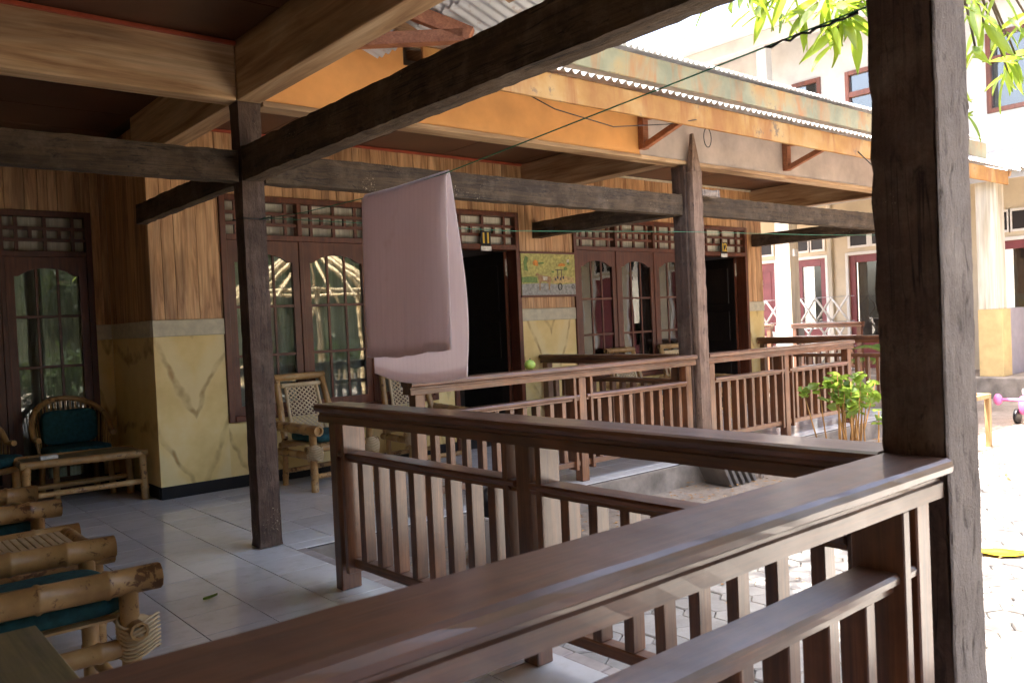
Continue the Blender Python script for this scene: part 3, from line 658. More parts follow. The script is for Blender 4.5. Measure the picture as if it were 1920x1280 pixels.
timber('timber_beam', 'black beam from the massive foreground post to the left wall', (-1.19, 2.018, .87, .99, 2.188, 2.38), 'timber_x', .004, 15, .08, group=GB)

# ================================================================== BALUSTRADES
RH = [(-.074, .92), (-.083, .914), (-.087, .902), (-.084, .888), (-.070, .880), (-.055, .876), (-.055, .866), (-.062, .862), (-.062, .828)]
PROF = RH + [(-a, b) for a, b in RH[::-1]]
MH = [(-.046, .690), (-.052, .682), (-.050, .668), (-.036, .660), (-.036, .646)]
MPROF = MH + [(-a, b) for a, b in MH[::-1]]
def railing(label, p, q, posts, gap=.135, bw=(.042, .062), hw=1.0, group='wooden verandah balustrades', feet=True, z0=0.0, split=()):
    p = Vector((*p, z0)); q = Vector((*q, z0)); L = (q - p).length; ang = math.atan2(q.y - p.y, q.x - p.x)
    T = thing('balustrade', label, 'railing', p, ang, group, True); prof = [(a * hw, b) for a, b in PROF]
    cuts = [0] + list(split) + [L]
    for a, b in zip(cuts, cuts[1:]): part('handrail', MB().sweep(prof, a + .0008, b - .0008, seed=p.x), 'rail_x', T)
    pos = sorted(posts); spans = []
    for x, kind in pos:
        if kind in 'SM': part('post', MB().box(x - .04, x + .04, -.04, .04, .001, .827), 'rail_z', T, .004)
        if kind == 'M':
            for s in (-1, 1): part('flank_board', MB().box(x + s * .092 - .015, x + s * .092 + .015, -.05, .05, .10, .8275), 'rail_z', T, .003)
        if kind == 'E':      # open end: post, slot, board
            s = 1 if x < L / 2 else -1
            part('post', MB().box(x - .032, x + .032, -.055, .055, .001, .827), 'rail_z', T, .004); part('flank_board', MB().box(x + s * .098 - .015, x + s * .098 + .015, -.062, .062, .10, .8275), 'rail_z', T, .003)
    for (xa, ka), (xb, kb_) in zip(pos, pos[1:]):
        da = {'S': .042, 'M': .042, 'E': .033}[ka]; db = {'S': .042, 'M': .042, 'E': .033}[kb_]
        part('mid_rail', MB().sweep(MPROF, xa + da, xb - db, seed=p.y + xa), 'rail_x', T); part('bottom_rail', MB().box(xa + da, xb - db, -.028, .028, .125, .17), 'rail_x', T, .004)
        oa = {'S': .06, 'M': .13, 'E': .135}[ka]; ob_ = {'S': .06, 'M': .13, 'E': .135}[kb_]; n = max(1, int(round((xb - ob_ - xa - oa) / gap)) - 0)
        me = None
        for i in range(n):
            x = xa + oa + (xb - ob_ - xa - oa) * (i + .5) / n
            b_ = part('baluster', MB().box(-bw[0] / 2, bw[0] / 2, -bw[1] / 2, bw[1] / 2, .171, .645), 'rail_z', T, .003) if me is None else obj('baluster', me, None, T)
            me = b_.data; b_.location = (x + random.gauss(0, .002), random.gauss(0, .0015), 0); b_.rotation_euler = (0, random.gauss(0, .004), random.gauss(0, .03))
            if i and False: pass
    return T
railing('brown balustrade crossing the foreground to the massive post', (-1.19, .92), (2.018, .92), [(-.0 + .05, 'S'), (1.2, 'M'), (3.118, 'E')], .148)
railing('brown balustrade with a pale-tinted top under the hanging towel', (2.005, 3.86), (2.092, 1.012), [(.12, 'E'), (1.49, 'M'), (2.78, 'S')], .135)
railing('orange-brown balustrade left of the pointed post with a green fruit on it', (3.06, 4.77), (6.12, 4.77), [(.08, 'S'), (1.62, 'M'), (2.96, 'S')], .135, hw=.8)
railing('orange-brown balustrade right of the pointed post before door twelve', (6.305, 4.77), (8.95, 4.77), [(.06, 'S'), (1.30, 'M'), (2.56, 'S')], .135, hw=.8)
railing('black-looking balustrade dividing the two neighbour verandahs', (6.21, 6.87), (6.21, 4.94), [(.06, 'S'), (1.85, 'S')], .135, hw=.8)
railing('dark balustrade closing the far end of the neighbour verandah', (10.37, 6.87), (10.37, 4.94), [(.06, 'S'), (1.85, 'S')], .135, hw=.8)

# ================================================================== FURNITURE
def soft_box(x0, x1, y0, y1, z0, z1, puff=.02):
    def fn(u, v):
        th = u * 2 * math.pi; ph = (v - .5) * math.pi; e = .38
        c = lambda t: math.copysign(abs(math.cos(t)) ** e, math.cos(t)); s = lambda t: math.copysign(abs(math.sin(t)) ** e, math.sin(t))
        return ((x0 + x1) / 2 + (x1 - x0) / 2 * c(ph) * c(th), (y0 + y1) / 2 + (y1 - y0) / 2 * c(ph) * s(th), (z0 + z1) / 2 + (z1 - z0) / 2 * s(ph) + puff * math.cos(ph) ** 2 * 0)
    return MB().grid(fn, 36, 12)
GC = 'bamboo armchairs with teal cushions'
def armchair(label, loc, rz):
    T = thing('bamboo_armchair', label, 'chair', (*loc, 0), rz, GC, True)
    for s in (-1, 1):
        part('front_leg', MB().bamboo((s * .27, -.26, .001), (s * .27, -.26, .465), .030), 'bamboo', T)
        part('back_leg', MB().bamboo((s * .25, .25, .001), (s * .25, .22, .40), .024), 'bamboo', T)
        part('armrest', MB().bamboo((s * .28, .34, .505), (s * .27, -.36, .495), .043), 'bamboo', T)
        part('side_rail', MB().bamboo((s * .27, .30, .285), (s * .27, -.325, .285), .031), 'bamboo', T)
        sp = MB().ball((s * .27, -.285, .315), .062, .060, .066)
        for k in range(9):
            a = -.052 + .013 * k; sp.tube([(s * .27 + .066 * math.cos(t) * math.cos(a * 12), -.285 + .064 * math.sin(t), .315 + a + .014 * math.sin(t * 2)) for t in [2 * math.pi * q / 14 for q in range(15)]], .0045, 5, False)
        part('lashing', sp, 'bamboo_pale', T)
    part('seat_rail', MB().bamboo((-.34, -.27, .345), (.34, -.27, .345), .030), 'bamboo', T); part('seat_rail', MB().bamboo((-.30, .22, .345), (.30, .22, .345), .026), 'bamboo', T)
    part('stretcher', MB().bamboo((-.27, -.25, .12), (.27, -.25, .12), .021), 'bamboo', T); part('stretcher', MB().bamboo((-.25, .24, .12), (.25, .24, .12), .021), 'bamboo', T)
    sl = MB()
    for k in range(9): sl.box(-.25 + .055 * k, -.21 + .055 * k, -.25, .22, .372, .38)
    part('seat_slats', sl, 'bamboo', T)
    part('cushion', soft_box(-.245, .245, -.28, .2, .381, .455), 'teal_cloth', T)
    b0, b1 = Vector((0, .22, .36)), Vector((0, .385, .90))
    def bk(x, t): p = b0.lerp(b1, t); return (x, p.y, p.z)
    part('back_frame', MB().bamboo(bk(-.25, 0), bk(-.22, .965), .029).bamboo(bk(.25, 0), bk(.22, .965), .029).bamboo(bk(-.245, 1), bk(.245, 1), .031), 'bamboo', T)
    lt = MB().bamboo(bk(-.165, .05), bk(-.15, .86), .015).bamboo(bk(.165, .05), bk(.15, .86), .015).bamboo(bk(-.19, .87), bk(.19, .87), .02).bamboo(bk(-.17, .10), bk(.17, .10), .015)
    a = -.60
    while a < .70:
        for sgn, dy in ((1, .004), (-1, -.004)):
            pts = [(x, (x * sgn / .32 + a / .32)) for x in (-.135, .135)]; (xa, ta), (xb, tb) = [(x, .5 + (sgn * x + a) * 1.5) for x in (-.135, .135)]
            def cl(x0, t0, x1, t1, lo=.12, hi=.84):
                if t1 < t0: x0, t0, x1, t1 = x1, t1, x0, t0
                if t1 < lo or t0 > hi: return None
                f = lambda t: x0 + (x1 - x0) * (t - t0) / (t1 - t0)
                return (f(max(t0, lo)), max(t0, lo), f(min(t1, hi)), min(t1, hi))
            c = cl(xa, ta, xb, tb)
            if c and abs(c[3] - c[1]) > .01:
                p, q = Vector(bk(c[0], c[1])), Vector(bk(c[2], c[3])); p.y += dy; q.y += dy; lt.bar(p, q, .011, .004, (0, -1, .3))
        a += .046
    part('back_panel', lt, 'bamboo_pale', T); return T
armchair('bamboo armchair nearest the viewer facing the courtyard, thick arm ending in a woven lashing', (.50, 3.18), math.pi / 2)
armchair('bamboo armchair on the far side of the slatted bamboo table', (.53, 4.76), math.pi / 2)
armchair('bamboo armchair with lattice back under window eleven, right of the slim post', (3.30, 6.44), R_(4))
armchair('bamboo armchair partly hidden behind the towel and end of balustrade', (4.30, 6.44), R_(-5))
armchair('bamboo armchair beyond the dividing balustrade, left one under window twelve', (7.4, 6.44), 0)
armchair('bamboo armchair beyond the dividing balustrade, right one beside the pointed post', (8.35, 6.44), R_(-6))

T = thing('slatted_bamboo_table', 'low bamboo table with slatted top between two armchairs', 'table', (.60, 4.04, 0), 0, 'bamboo tables', True)
for s in (-1, 1):
    part('frame_pole', MB().bamboo((-.36, s * .29, .40), (.33, s * .29, .40), .038), 'bamboo', T); part('frame_pole', MB().bamboo((s * .27, -.25, .41), (s * .27, .25, .41), .026), 'bamboo', T)
    for q in (-1, 1): part('leg', MB().bamboo((s * .26, q * .27, .001), (s * .26, q * .28, .37), .032), 'bamboo', T)
for k in range(17): part('slat', MB().box(-.235 + .029 * k - .012, -.235 + .029 * k + .012, -.265, .265, .412, .420), 'bamboo_pale', T, .002)
part('lower_shelf', MB().box(-.26, .26, -.25, .25, .13, .145), 'bamboo', T)
T = thing('side_table', 'weathered wooden board table at the lower left corner', 'table', (.09, 2.01, 0), 0, None, True)
part('table_top', MB().box(-.30, .295, -.27, .27, .585, .61), 'weathered_board', T, .003)
for sx in (-1, 1):
    for sy in (-1, 1): part('leg', MB().box(sx * .25 - .02, sx * .25 + .02, sy * .22 - .02, sy * .22 + .02, .001, .584), 'bamboo', T)
T = thing('bamboo_table', 'dim bamboo table with a lower rail before the round-backed chairs', 'table', (1.60, 7.28, 0), 0, 'bamboo tables', True)
for sx in (-1, 1):
    for sy in (-1, 1): part('leg', MB().bamboo((sx * .42, sy * .2, .001), (sx * .41, sy * .2, .385), .03), 'bamboo', T)
for sy in (-1, 1): part('top_rail', MB().bamboo((-.45, sy * .2, .385), (.45, sy * .2, .37), .03), 'bamboo', T); part('lower_rail', MB().bamboo((-.42, sy * .2, .15), (.42, sy * .2, .15), .022), 'bamboo', T)
for sx in (-1, 1): part('end_rail', MB().bamboo((sx * .41, -.2, .37), (sx * .41, .2, .37), .026), 'bamboo', T)
part('table_top', MB().box(-.40, .40, -.19, .19, .385, .397), 'weathered_board', T, .002)
single('paper_packet', MB().box(1.29, 1.41, 7.09, 7.15, .413, .440), 'plate_white', 'small white packet lying on the dim bamboo table', 'packet', (1.35, 7.12, .413), bevel=.004)
def round_chair(label, loc, rz):
    T = thing('round_backed_chair', label, 'chair', (*loc, 0), rz, 'round-backed woven chairs', True)
    part('rim', MB().tube([(.31 * math.cos(t), .05 + .24 * math.sin(t), .50 + .31 * max(0, math.sin(t)) ** .7) for t in [-.35 + (math.pi + .7) * k / 22 for k in range(23)]], .024, 8), 'bamboo', T)
    part('seat_ring', MB().tube([(.28 * math.cos(t), .02 + .24 * math.sin(t), .33) for t in [2 * math.pi * k / 24 for k in range(25)]], .024, 8), 'bamboo', T)
    w = MB()
    for k in range(26):
        t = -.1 + (math.pi + .2) * k / 25; w.bar((.27 * math.cos(t), .03 + .22 * math.sin(t), .34), (.305 * math.cos(t), .05 + .235 * math.sin(t), .50 + .30 * max(0, math.sin(t)) ** .7), .014, .005, (math.cos(t), math.sin(t), 0))
    part('woven_back', w, 'bamboo', T); part('cushion', soft_box(-.24, .24, -.2, .2, .345, .43), 'teal_cloth', T); part('back_cushion', soft_box(-.22, .22, .10, .19, .43, .72), 'teal_cloth', T)
    for s in (-1, 1):
        for q in (-1, 1): part('leg', MB().bamboo((s * .22, .02 + q * .18, .001), (s * .21, .02 + q * .17, .33), .024), 'bamboo', T)
round_chair('round-backed woven chair in the dark recess behind the bamboo table', (1.68, 7.74), R_(6))
round_chair('round-backed woven chair cut off by the left edge of the recess', (.98, 7.55), R_(40))

# ================================================================== TOWEL AND LINES
def lx(y): return 2.03 + (y - 1.0) * .0195
LINE = [(2.095, 4.79, 1.965), (2.09, 4.2, 1.93), (2.082, 3.58, 1.914), (2.075, 3.2, 1.908), (2.068, 2.86, 1.916), (2.05, 1.73, 1.978), (2.04, 1.012, 2.02)]
T = thing('clothesline', 'green cord from the slim post to the massive post holding the towel', 'cord', (2.095, 4.79, 1.965), group='green washing lines')
part('cord', MB().tube(LINE, .0024, 6), 'green_cord', T)
part('knot', MB().tube([(2.04 + .004 * math.sin(k * 1.9), 1.30 - .019 * k, 1.999 + .004 * math.cos(k * 2.3) + .0009 * k) for k in range(15)], [.0028 + .0016 * (k % 3) / 2 for k in range(15)], 6), 'black_cord', T)
part('wrap', MB().tube([(2.072 + .083 * c, 4.86 + .075 * s_, 1.965 + .004 * i) for i, (c, s_) in enumerate([(1, -1), (-1, -1), (-1, 1), (1, 1), (1, -1)])], .0035, 6), 'black_cord', T)
single('clothesline', MB().tube([(2.12, 4.785, 1.975), (4.0, 4.70, 1.955), (6.0, 4.695, 2.02), (8.2, 4.70, 2.065), (10.3, 4.78, 2.14)], .0024, 6), 'green_cord', 'green cord stretched level from the slim post past door eleven', 'cord', (2.12, 4.785, 1.975), 'green washing lines')
def towel(u, v):
    y = 3.525 - .690 * u; zl = 1.921 + .012 * abs(u - .4)
    if v < .5:
        s = (.5 - v) / .5; L = .775 - .02 * u; x = 2.072 - .007 - .026 * s ** .7 - .007 * math.sin(u * 9 + s * 2) * s - .005 * math.sin(u * 23 + 1) * s ** .6 - .003 * math.sin(u * 47 + s * 3) * s ** .5
        y2 = y - .045 * s * (1 - u) + .004 * s * u; z = zl - L * s - .006 * s * math.sin(u * 5) - .003 * s * math.sin(u * 23)
    else:
        s = (v - .5) / .5; L = .86 + .035 * math.sin(u * 3.0); x = 2.072 + .007 + .022 * s ** .8 + .008 * math.sin(u * 8 + 1 + s) * s + .03 * math.exp(-((u - 1) / .12) ** 2) * math.sin(math.pi * s)
        y2 = y + .035 * s * (1 - u) - .030 * s ** .7 * u + .010 * math.sin(s * 6) * u; z = zl - L * s
    return (x, y2, z)
tw = single('towel', MB().grid(towel, 72, 64), 'towel', 'pale pinkish-grey towel folded over the green washing line', 'towel', (2.072, 3.2, 1.90))
for v0, v1, dx in ((0, .026, -.0045), (.974, 1, .0045)):
    part('hem', MB().grid(lambda u, v: tuple(Vector(towel(u, v0 + (v1 - v0) * v)) + Vector((dx, 0, 0))), 72, 2), 'towel', tw)
md = tw.modifiers.new('thickness', 'SOLIDIFY'); md.thickness = .005; md.offset = 0
single('hanging_cable', MB().tube([(3.6, 4.30, 2.905), (4.1, 4.30, 2.77), (4.7, 4.3, 2.715), (5.3, 4.28, 2.80), (5.6, 4.22, 2.86)], .004, 6), 'black_cord', 'thin dark cable sagging below the rust-stained eave', 'cable', (3.6, 4.3, 2.9))
single('cable_loop', MB().tube([(5.78 + .05 * math.sin(t), 4.25, 2.79 - .08 * math.cos(t) - .05) for t in [2 * math.pi * k / 16 for k in range(17)]], .004, 5), 'black_cord', 'small loop of wire hanging by the left eave bracket', 'wire', (5.78, 4.25, 2.7))
single('hanging_cable', MB().tube([(8.25, 4.23, 2.86), (8.6, 4.24, 2.73), (9.0, 4.24, 2.69), (9.5, 4.24, 2.74)], .006, 6), 'black_cord', 'dark cable drooping from the eave right of the second bracket', 'cable', (8.25, 4.23, 2.86))

# ================================================================== SIGNS AND PICTURE
def text(s, size, mat, parent, loc, rot):
    c = bpy.data.curves.new('t', 'FONT'); c.body = s; c.size = size; c.align_x = 'CENTER'; c.align_y = 'CENTER'; c.extrude = .001; c.offset = size * .02
    o = bpy.data.objects.new('t', c); COL.objects.link(o); dg = bpy.context.evaluated_depsgraph_get(); me = bpy.data.meshes.new_from_object(o.evaluated_get(dg)); bpy.data.objects.remove(o)
    return obj('digit', me, mat, parent, loc, rot)
def plate(label, num, x, z, tilt=0):
    T = thing('number_plate', label, 'sign', (x, YW - .021, z), group='door number plates')
    part('board', MB().box(x - .065, x + .065, YW - .029, YW - .0215, z, z + .15), 'black_plastic', T, .002)
    part('label_strip', MB().box(x - .07, x + .07, YW - .03, YW - .022, z - .052, z - .004), 'plate_white', T, .002)
    [text(ch, .155, 'plate_yellow', T, (-.030 + .058 * i, -.0095, .075), (math.pi / 2, 0, 0)) for i, ch in enumerate(num)]
plate('black plate with yellow number 11 over the open door', '11', 5.475, 2.10); plate('black plate with yellow number 12 over the far open door', '12', 9.62, 2.10)
T = thing('painting', 'small painting of a horse cart hung between door eleven and window twelve', 'picture', (6.345, YW, 1.8))
x0, x1, z0, z1, yp = 5.945, 6.755, 1.575, 2.03, YW - .028
part('canvas', MB().box(x0, x1, yp, yp + .018, z0, z1), 'art_field', T)
part('frame_slat', MB().box(x0 - .01, x1 + .01, yp - .006, yp + .02, z1 + .001, z1 + .022), 'sash_x', T); part('frame_slat', MB().box(x0 - .01, x1 + .01, yp - .006, yp + .02, z0 - .022, z0 - .001), 'sash_x', T)
def blot(name, mat, pts, d):
    return part(name, MB().prism([(x0 + (x1 - x0) * a, z0 + (z1 - z0) * b) for a, b in pts], 'y', yp - d, yp - d + .0012), mat, T)
blot('painted_road', 'art_road', [(0, 0), (1, 0), (1, .28), (.7, .25), (.4, .29), (0, .27)], .0016)
blot('painted_hedge', 'art_green', [(0, .30), (.28, .30), (.28, .43), (.15, .45), (0, .43)], .0018)
blot('painted_hedge', 'art_tan', [(.55, .28), (.97, .30), (.97, .42), (.8, .46), (.6, .40)], .0018)
for pts in ([(.05, .6), (.12, .58), (.10, .75), (.13, .9), (.08, .95), (.04, .8)], [(.3, .74), (.42, .76), (.40, .80), (.31, .79)], [(.55, .55), (.60, .54), (.60, .58), (.55, .59)], [(.78, .60), (.86, .62), (.83, .70), (.79, .68)], [(.85, .75), (.90, .74), (.89, .85), (.86, .86)]): blot('painted_leaf', 'art_green', pts, .0019)
for pts in ([(.22, .72), (.30, .70), (.31, .80), (.25, .86), (.21, .80)], [(.68, .70), (.80, .70), (.82, .76), (.74, .78), (.68, .75)]): blot('painted_bloom', 'art_orange', pts, .002)
blot('painted_bloom', 'art_white', [(.84, .80), (.89, .80), (.89, .88), (.85, .87)], .002)
blot('painted_horse', 'art_brown', [(.28, .54), (.31, .50), (.36, .48), (.52, .45), (.55, .38), (.52, .28), (.50, .12), (.48, .12), (.485, .27), (.44, .33), (.36, .33), (.335, .26), (.33, .11), (.31, .11), (.315, .30), (.30, .40), (.29, .48), (.26, .46), (.25, .49)], .0022)
blot('painted_horse_mark', 'art_white', [(.38, .46), (.47, .44), (.46, .36), (.39, .36)], .0026)
blot('painted_cart', 'art_tan', [(.56, .42), (.60, .46), (.80, .46), (.82, .38), (.78, .28), (.58, .30)], .0022)
blot('painted_cart_roof', 'art_dark', [(.62, .60), (.76, .60), (.76, .62), (.62, .62)], .0026)
for a in (.66, .73): blot('painted_cart_post', 'art_dark', [(a, .42), (a + .012, .42), (a + .012, .60), (a, .60)], .0026)
for a, b in ((.60, .36), (.64, .40), (.70, .37), (.75, .40)): blot('painted_figure', 'art_dark', [(a, b), (a + .03, b - .02), (a + .035, b + .05), (a + .01, b + .06)], .003)
ring_ = MB(); cxw, czw = x0 + (x1 - x0) * .70, z0 + (z1 - z0) * .20
ring_.tube([(cxw + .028 * math.cos(t), yp - .003, czw + .036 * math.sin(t)) for t in [2 * math.pi * k / 20 for k in range(21)]], .006, 5, False); part('painted_wheel', ring_, 'art_dark', T)
ring_ = MB().tube([(x0 + (x1 - x0) * .95 + .018 * math.cos(t), yp - .003, czw + .022 * math.sin(t)) for t in [2 * math.pi * k / 16 for k in range(17)]], .003, 5, False); part('painted_wheel', ring_, 'art_dark', T)

# ================================================================== SMALL THINGS
T = thing('green_fruit', 'green fruit resting on the orange-brown balustrade by door eleven', 'fruit', (4.17, 4.77, .921))
part('flesh', MB().ball((4.17, 4.77, .959), .043, .043, .038, 16, 12), 'fruit_green', T); part('stem', MB().tube([(4.17, 4.77, .99), (4.175, 4.77, 1.008)], .004, 6), 'bark', T)
def fallen_leaf(label, c, L, w, ang, mat, grp=None):
    cx, cy, cz = c
    def fn(u, v):
        s = (u - .5) * L; h = w * math.sin(math.pi * min(1, max(0, u)) ** .8) * (v - .5); return (cx + s * math.cos(ang) - h * math.sin(ang), cy + s * math.sin(ang) + h * math.cos(ang), cz + .006 + .02 * (u - .5) ** 2 + abs(v - .5) * .02)
    single('fallen_leaf', MB().grid(fn, 12, 4), mat, label, 'leaf', c, grp)
fallen_leaf('small green leaf lying on the white floor tiles', (1.44, 4.09, .001), .085, .035, .3, 'shrub_leaf')
fallen_leaf('long yellow leaf on the paving right of the massive post', (5.2, 1.87, GZ + .024), .32, .16, -1.0, 'yellow_leaf')
for i, (x, y) in enumerate(((4.05, 1.18), (4.25, 1.10), (4.4, 1.3), (3.9, 1.3))): fallen_leaf(['yellow leaf', 'curled green leaf', 'pale yellow leaf', 'green leaf'][i] + ' at the bottom right beside the massive post foot', (x, y, GZ + .024), .16, .06, i * 1.3, ['yellow_leaf', 'shrub_leaf', 'yellow_leaf', 'shrub_leaf'][i])
single('stick', MB().tube([(7.4, 2.62, GZ + .02), (7.62, 2.72, GZ + .024)], .013, 7), 'stalk', 'short orange stick on the bare ground beyond the paving', 'stick', (7.4, 2.62, GZ))
rr = random.Random(11)
gl = MB()
for k in range(900):
    x, y = rr.uniform(2.4, 11), rr.uniform(.2, 4.55)
    if rr.random() < .55: x, y = rr.uniform(2.4, 9), rr.uniform(3.6, 4.58)
    a = rr.random() * 6.28; L = rr.uniform(.02, .07); w = L * .35; z = GZ + .026 + rr.random() * .012; c, s = math.cos(a), math.sin(a); b = len(gl.v)
    gl.v += [Vector((x - c * L / 2, y - s * L / 2, z)), Vector((x - s * w / 2, y + c * w / 2, z + .008)), Vector((x + c * L / 2, y + s * L / 2, z + .004)), Vector((x + s * w / 2, y - c * w / 2, z + .006))]; gl.f.append([b, b + 1, b + 2, b + 3]); gl.smooth.append(False)
o = obj('leaf_litter', gl.mesh('leaf_litter'), 'stalk'); o['kind'] = 'stuff'; o['label'] = 'scattered dry leaves over the courtyard ground'; o['category'] = 'litter'

for k in range(5):
    x = 5.98 + .085 * k; me = MB().box(-.15, .15, -.017, .017, 0, .27).mesh('paving_slab', bevel=.004)
    o = obj('paving_slab', me, 'slab_grey', None, (x - .05, 4.36, GZ + .02), (R_(-27 - k), 0, R_(84))); o['category'] = 'slab'; o['group'] = 'stacked slabs'
    o.location = (x - .02, 4.40, GZ + .012); o['label'] = 'grey slab leaning in a row at the foot of the pointed post, number %d of five counted from the left' % (k + 1)
    o['label'] = ['leftmost', 'second from left', 'middle', 'fourth from left', 'rightmost'][k] + ' of five grey slabs leaning at the foot of the pointed post'
single('wooden_stake', MB().box(6.44, 6.48, 4.30, 4.34, GZ, .10), 'post_grey', 'short grey stake standing beside the leaning slabs', 'stake', (6.46, 4.32, GZ), bevel=.003)
T = thing('washing_bucket', 'white plastic bucket with a black bundle in it behind the towel balustrade', 'bucket', (3.25, 4.05, GZ))
def lathe(cx, cy, prof, n=24): return MB().grid(lambda u, v: (cx + prof[round(v * (len(prof) - 1))][0] * math.cos(2 * math.pi * u), cy + prof[round(v * (len(prof) - 1))][0] * math.sin(2 * math.pi * u), prof[round(v * (len(prof) - 1))][1]), n, len(prof) - 1)
part('tub', lathe(3.25, 4.05, [(.0, GZ + .025), (.15, GZ + .025), (.20, GZ + .30), (.215, GZ + .31), (.215, GZ + .32), (.19, GZ + .32), (.14, GZ + .04), (0, GZ + .04)]), 'white_plastic', T)
part('bundle', MB().grid(lambda u, v: (3.25 + (.19 + .05 * noise.noise(Vector((u * 9, v * 6, 1)))) * math.sin(math.pi * v) * math.cos(2 * math.pi * u), 4.05 + (.19 + .05 * noise.noise(Vector((u * 7, v * 6, 5)))) * math.sin(math.pi * v) * math.sin(2 * math.pi * u), GZ + .33 + (.13 + .05 * noise.noise(Vector((u * 8, v * 5, 9)))) * math.cos(math.pi * v)), 24, 14), 'black_plastic', T)
part('handle', MB().tube([(3.25 + .216 * math.cos(t), 4.05, GZ + .30 - .12 * math.sin(t)) for t in [math.pi * k / 12 for k in range(13)]], .005, 6), 'steel', T)

T = thing('wooden_stand', 'small tan wooden stand on the bare ground behind the massive post', 'stand', (8.95, 3.55, GZ))
for dx, dy in ((.2, -.13), (-.2, -.13), (.2, .3), (-.2, .3)): part('leg', MB().box(8.95 + dx - .025, 8.95 + dx + .025, 3.55 + dy - .025, 3.55 + dy + .025, GZ, GZ + .50), 'tan_wood', T, .003)
part('top_frame', MB().box(8.72, 9.18, 3.395, 3.445, GZ + .501, GZ + .545).box(8.72, 9.18, 3.825, 3.875, GZ + .501, GZ + .545).box(8.72, 8.77, 3.446, 3.824, GZ + .501, GZ + .545).box(9.13, 9.18, 3.446, 3.824, GZ + .501, GZ + .545), 'tan_wood', T, .003)
T = thing('ride_on_toy', 'pink plastic ride-on toy cut off by the right edge', 'toy', (11.1, 3.78, GZ))
part('body', soft_box(11.0, 11.6, 3.55, 3.80, GZ + .10, GZ + .34), 'pink_plastic', T); part('seat', soft_box(11.1, 11.4, 3.58, 3.78, GZ + .33, GZ + .42), 'white_plastic', T)
part('axle', MB().tube([(10.98, 3.55, GZ + .30), (10.90, 3.95, GZ + .30)], .018, 8), 'pink_plastic', T); part('grip', MB().ball((10.9, 3.96, GZ + .30), .05, .05, .07), 'pink_plastic', T)
for dx in (.12, .5):
    for dy in (-.02, .24): part('wheel', MB().tube([(10.95 + dx, 3.55 + dy, GZ + .09), (10.95 + dx, 3.59 + dy, GZ + .09)], .09, 16), 'black_plastic', T)

# ================================================================== PLANTS
def leaf_mesh(L, w, droop=.15, nu=6):
    def fn(u, v):
        h = w * (math.sin(math.pi * u ** .85) + .03) * (v - .5); return (h, -.0 + u * L, abs(v - .5) * w * .35 - droop * L * u * u)
    return MB().grid(fn, nu, 2)
me_shrub = leaf_mesh(.095, .085).mesh('leaf'); me_shrub.materials.append(M('shrub_leaf'))
def orient(d, roll=0):
    d = Vector(d).normalized(); q = d.to_track_quat('Y', 'Z'); e = q.to_matrix().to_4x4() @ Matrix.Rotation(roll, 4, 'Y'); return e.to_euler()
T = thing('cane_shrub', 'leafy shrub of upright tan canes left of the massive post', 'shrub', (7.0, 3.73, GZ))
rr = random.Random(4); base = Vector((7.0, 3.73, GZ))
for k in range(26):
    a = rr.random() * 6.28; r0 = rr.uniform(.02, .22); b0 = Vector((math.cos(a) * r0, math.sin(a) * r0, 0)); h = rr.uniform(.62, .93); b1 = b0 * rr.uniform(1.2, 1.9) + Vector((rr.gauss(0, .05), rr.gauss(0, .05), h)); bm_ = (b0 + b1) / 2 + Vector((rr.gauss(0, .02), rr.gauss(0, .02), 0))
    part('cane', MB().tube([base + b0, base + bm_, base + b1], [.008, .007, .004], 6), 'stalk', T)
    for q in range(rr.choice((6, 7, 8, 9))):
        d = (rr.gauss(0, 1), rr.gauss(0, 1), rr.uniform(-.5, .5)); s = rr.uniform(.6, 1.25); o = obj('leaf', me_shrub, None, T, b1 - Vector((0, 0, rr.random() * .16)) + Vector((rr.gauss(0, .02), rr.gauss(0, .02), .01)), orient(d, rr.gauss(0, .5))); o.scale = (s, s, s)
# potted palm
T = thing('potted_palm', 'green palm with arching fronds behind the massive post', 'palm', (12.3, 5.75, GZ)); base = Vector((12.3, 5.75, GZ))
part('pot', lathe(12.3, 5.75, [(0, GZ + .025), (.17, GZ + .025), (.24, GZ + .36), (.26, GZ + .38), (.23, GZ + .38), (.2, GZ + .30), (0, GZ + .30)]), 'terracotta', T)
part('stem', MB().tube([base + Vector((0, 0, .28)), base + Vector((.02, 0, .62))], [.06, .04], 8), 'bark', T)
for k in range(13):
    a = 2 * math.pi * k / 13 + rr.gauss(0, .15); L = rr.uniform(.85, 1.2); el = rr.uniform(.5, 1.15); m = MB(); pts = []
    for q in range(9):
        s = q / 8; pts.append(base + Vector((math.cos(a) * L * s * math.cos(el) * 1.1, math.sin(a) * L * s * math.cos(el) * 1.1, .60 + L * s * math.sin(el) - .55 * s * s * L)))
    fr_ = part('frond', MB().tube(pts, [.011 - .001 * q for q in range(9)], 5), 'palm_leaf', T)
    for q in range(30):
        s = .15 + .85 * q / 29; i = min(7, int(s * 8)); p = pts[i].lerp(pts[i + 1], s * 8 - i); d = (pts[i + 1] - pts[i]).normalized(); sd_ = d.cross(Vector((0, 0, 1))).normalized()
        for sg in (-1, 1):
            e = p + (sd_ * sg * .8 + d * .6 + Vector((0, 0, -.25))).normalized() * .26 * math.sin(math.pi * (.15 + .8 * s)); b = len(m.v); w = d * .011; m.v += [p - w, p + w, e]; m.f.append([b, b + 1, b + 2]); m.smooth.append(False)
    part('leaflets', m, 'palm_leaf', fr_)
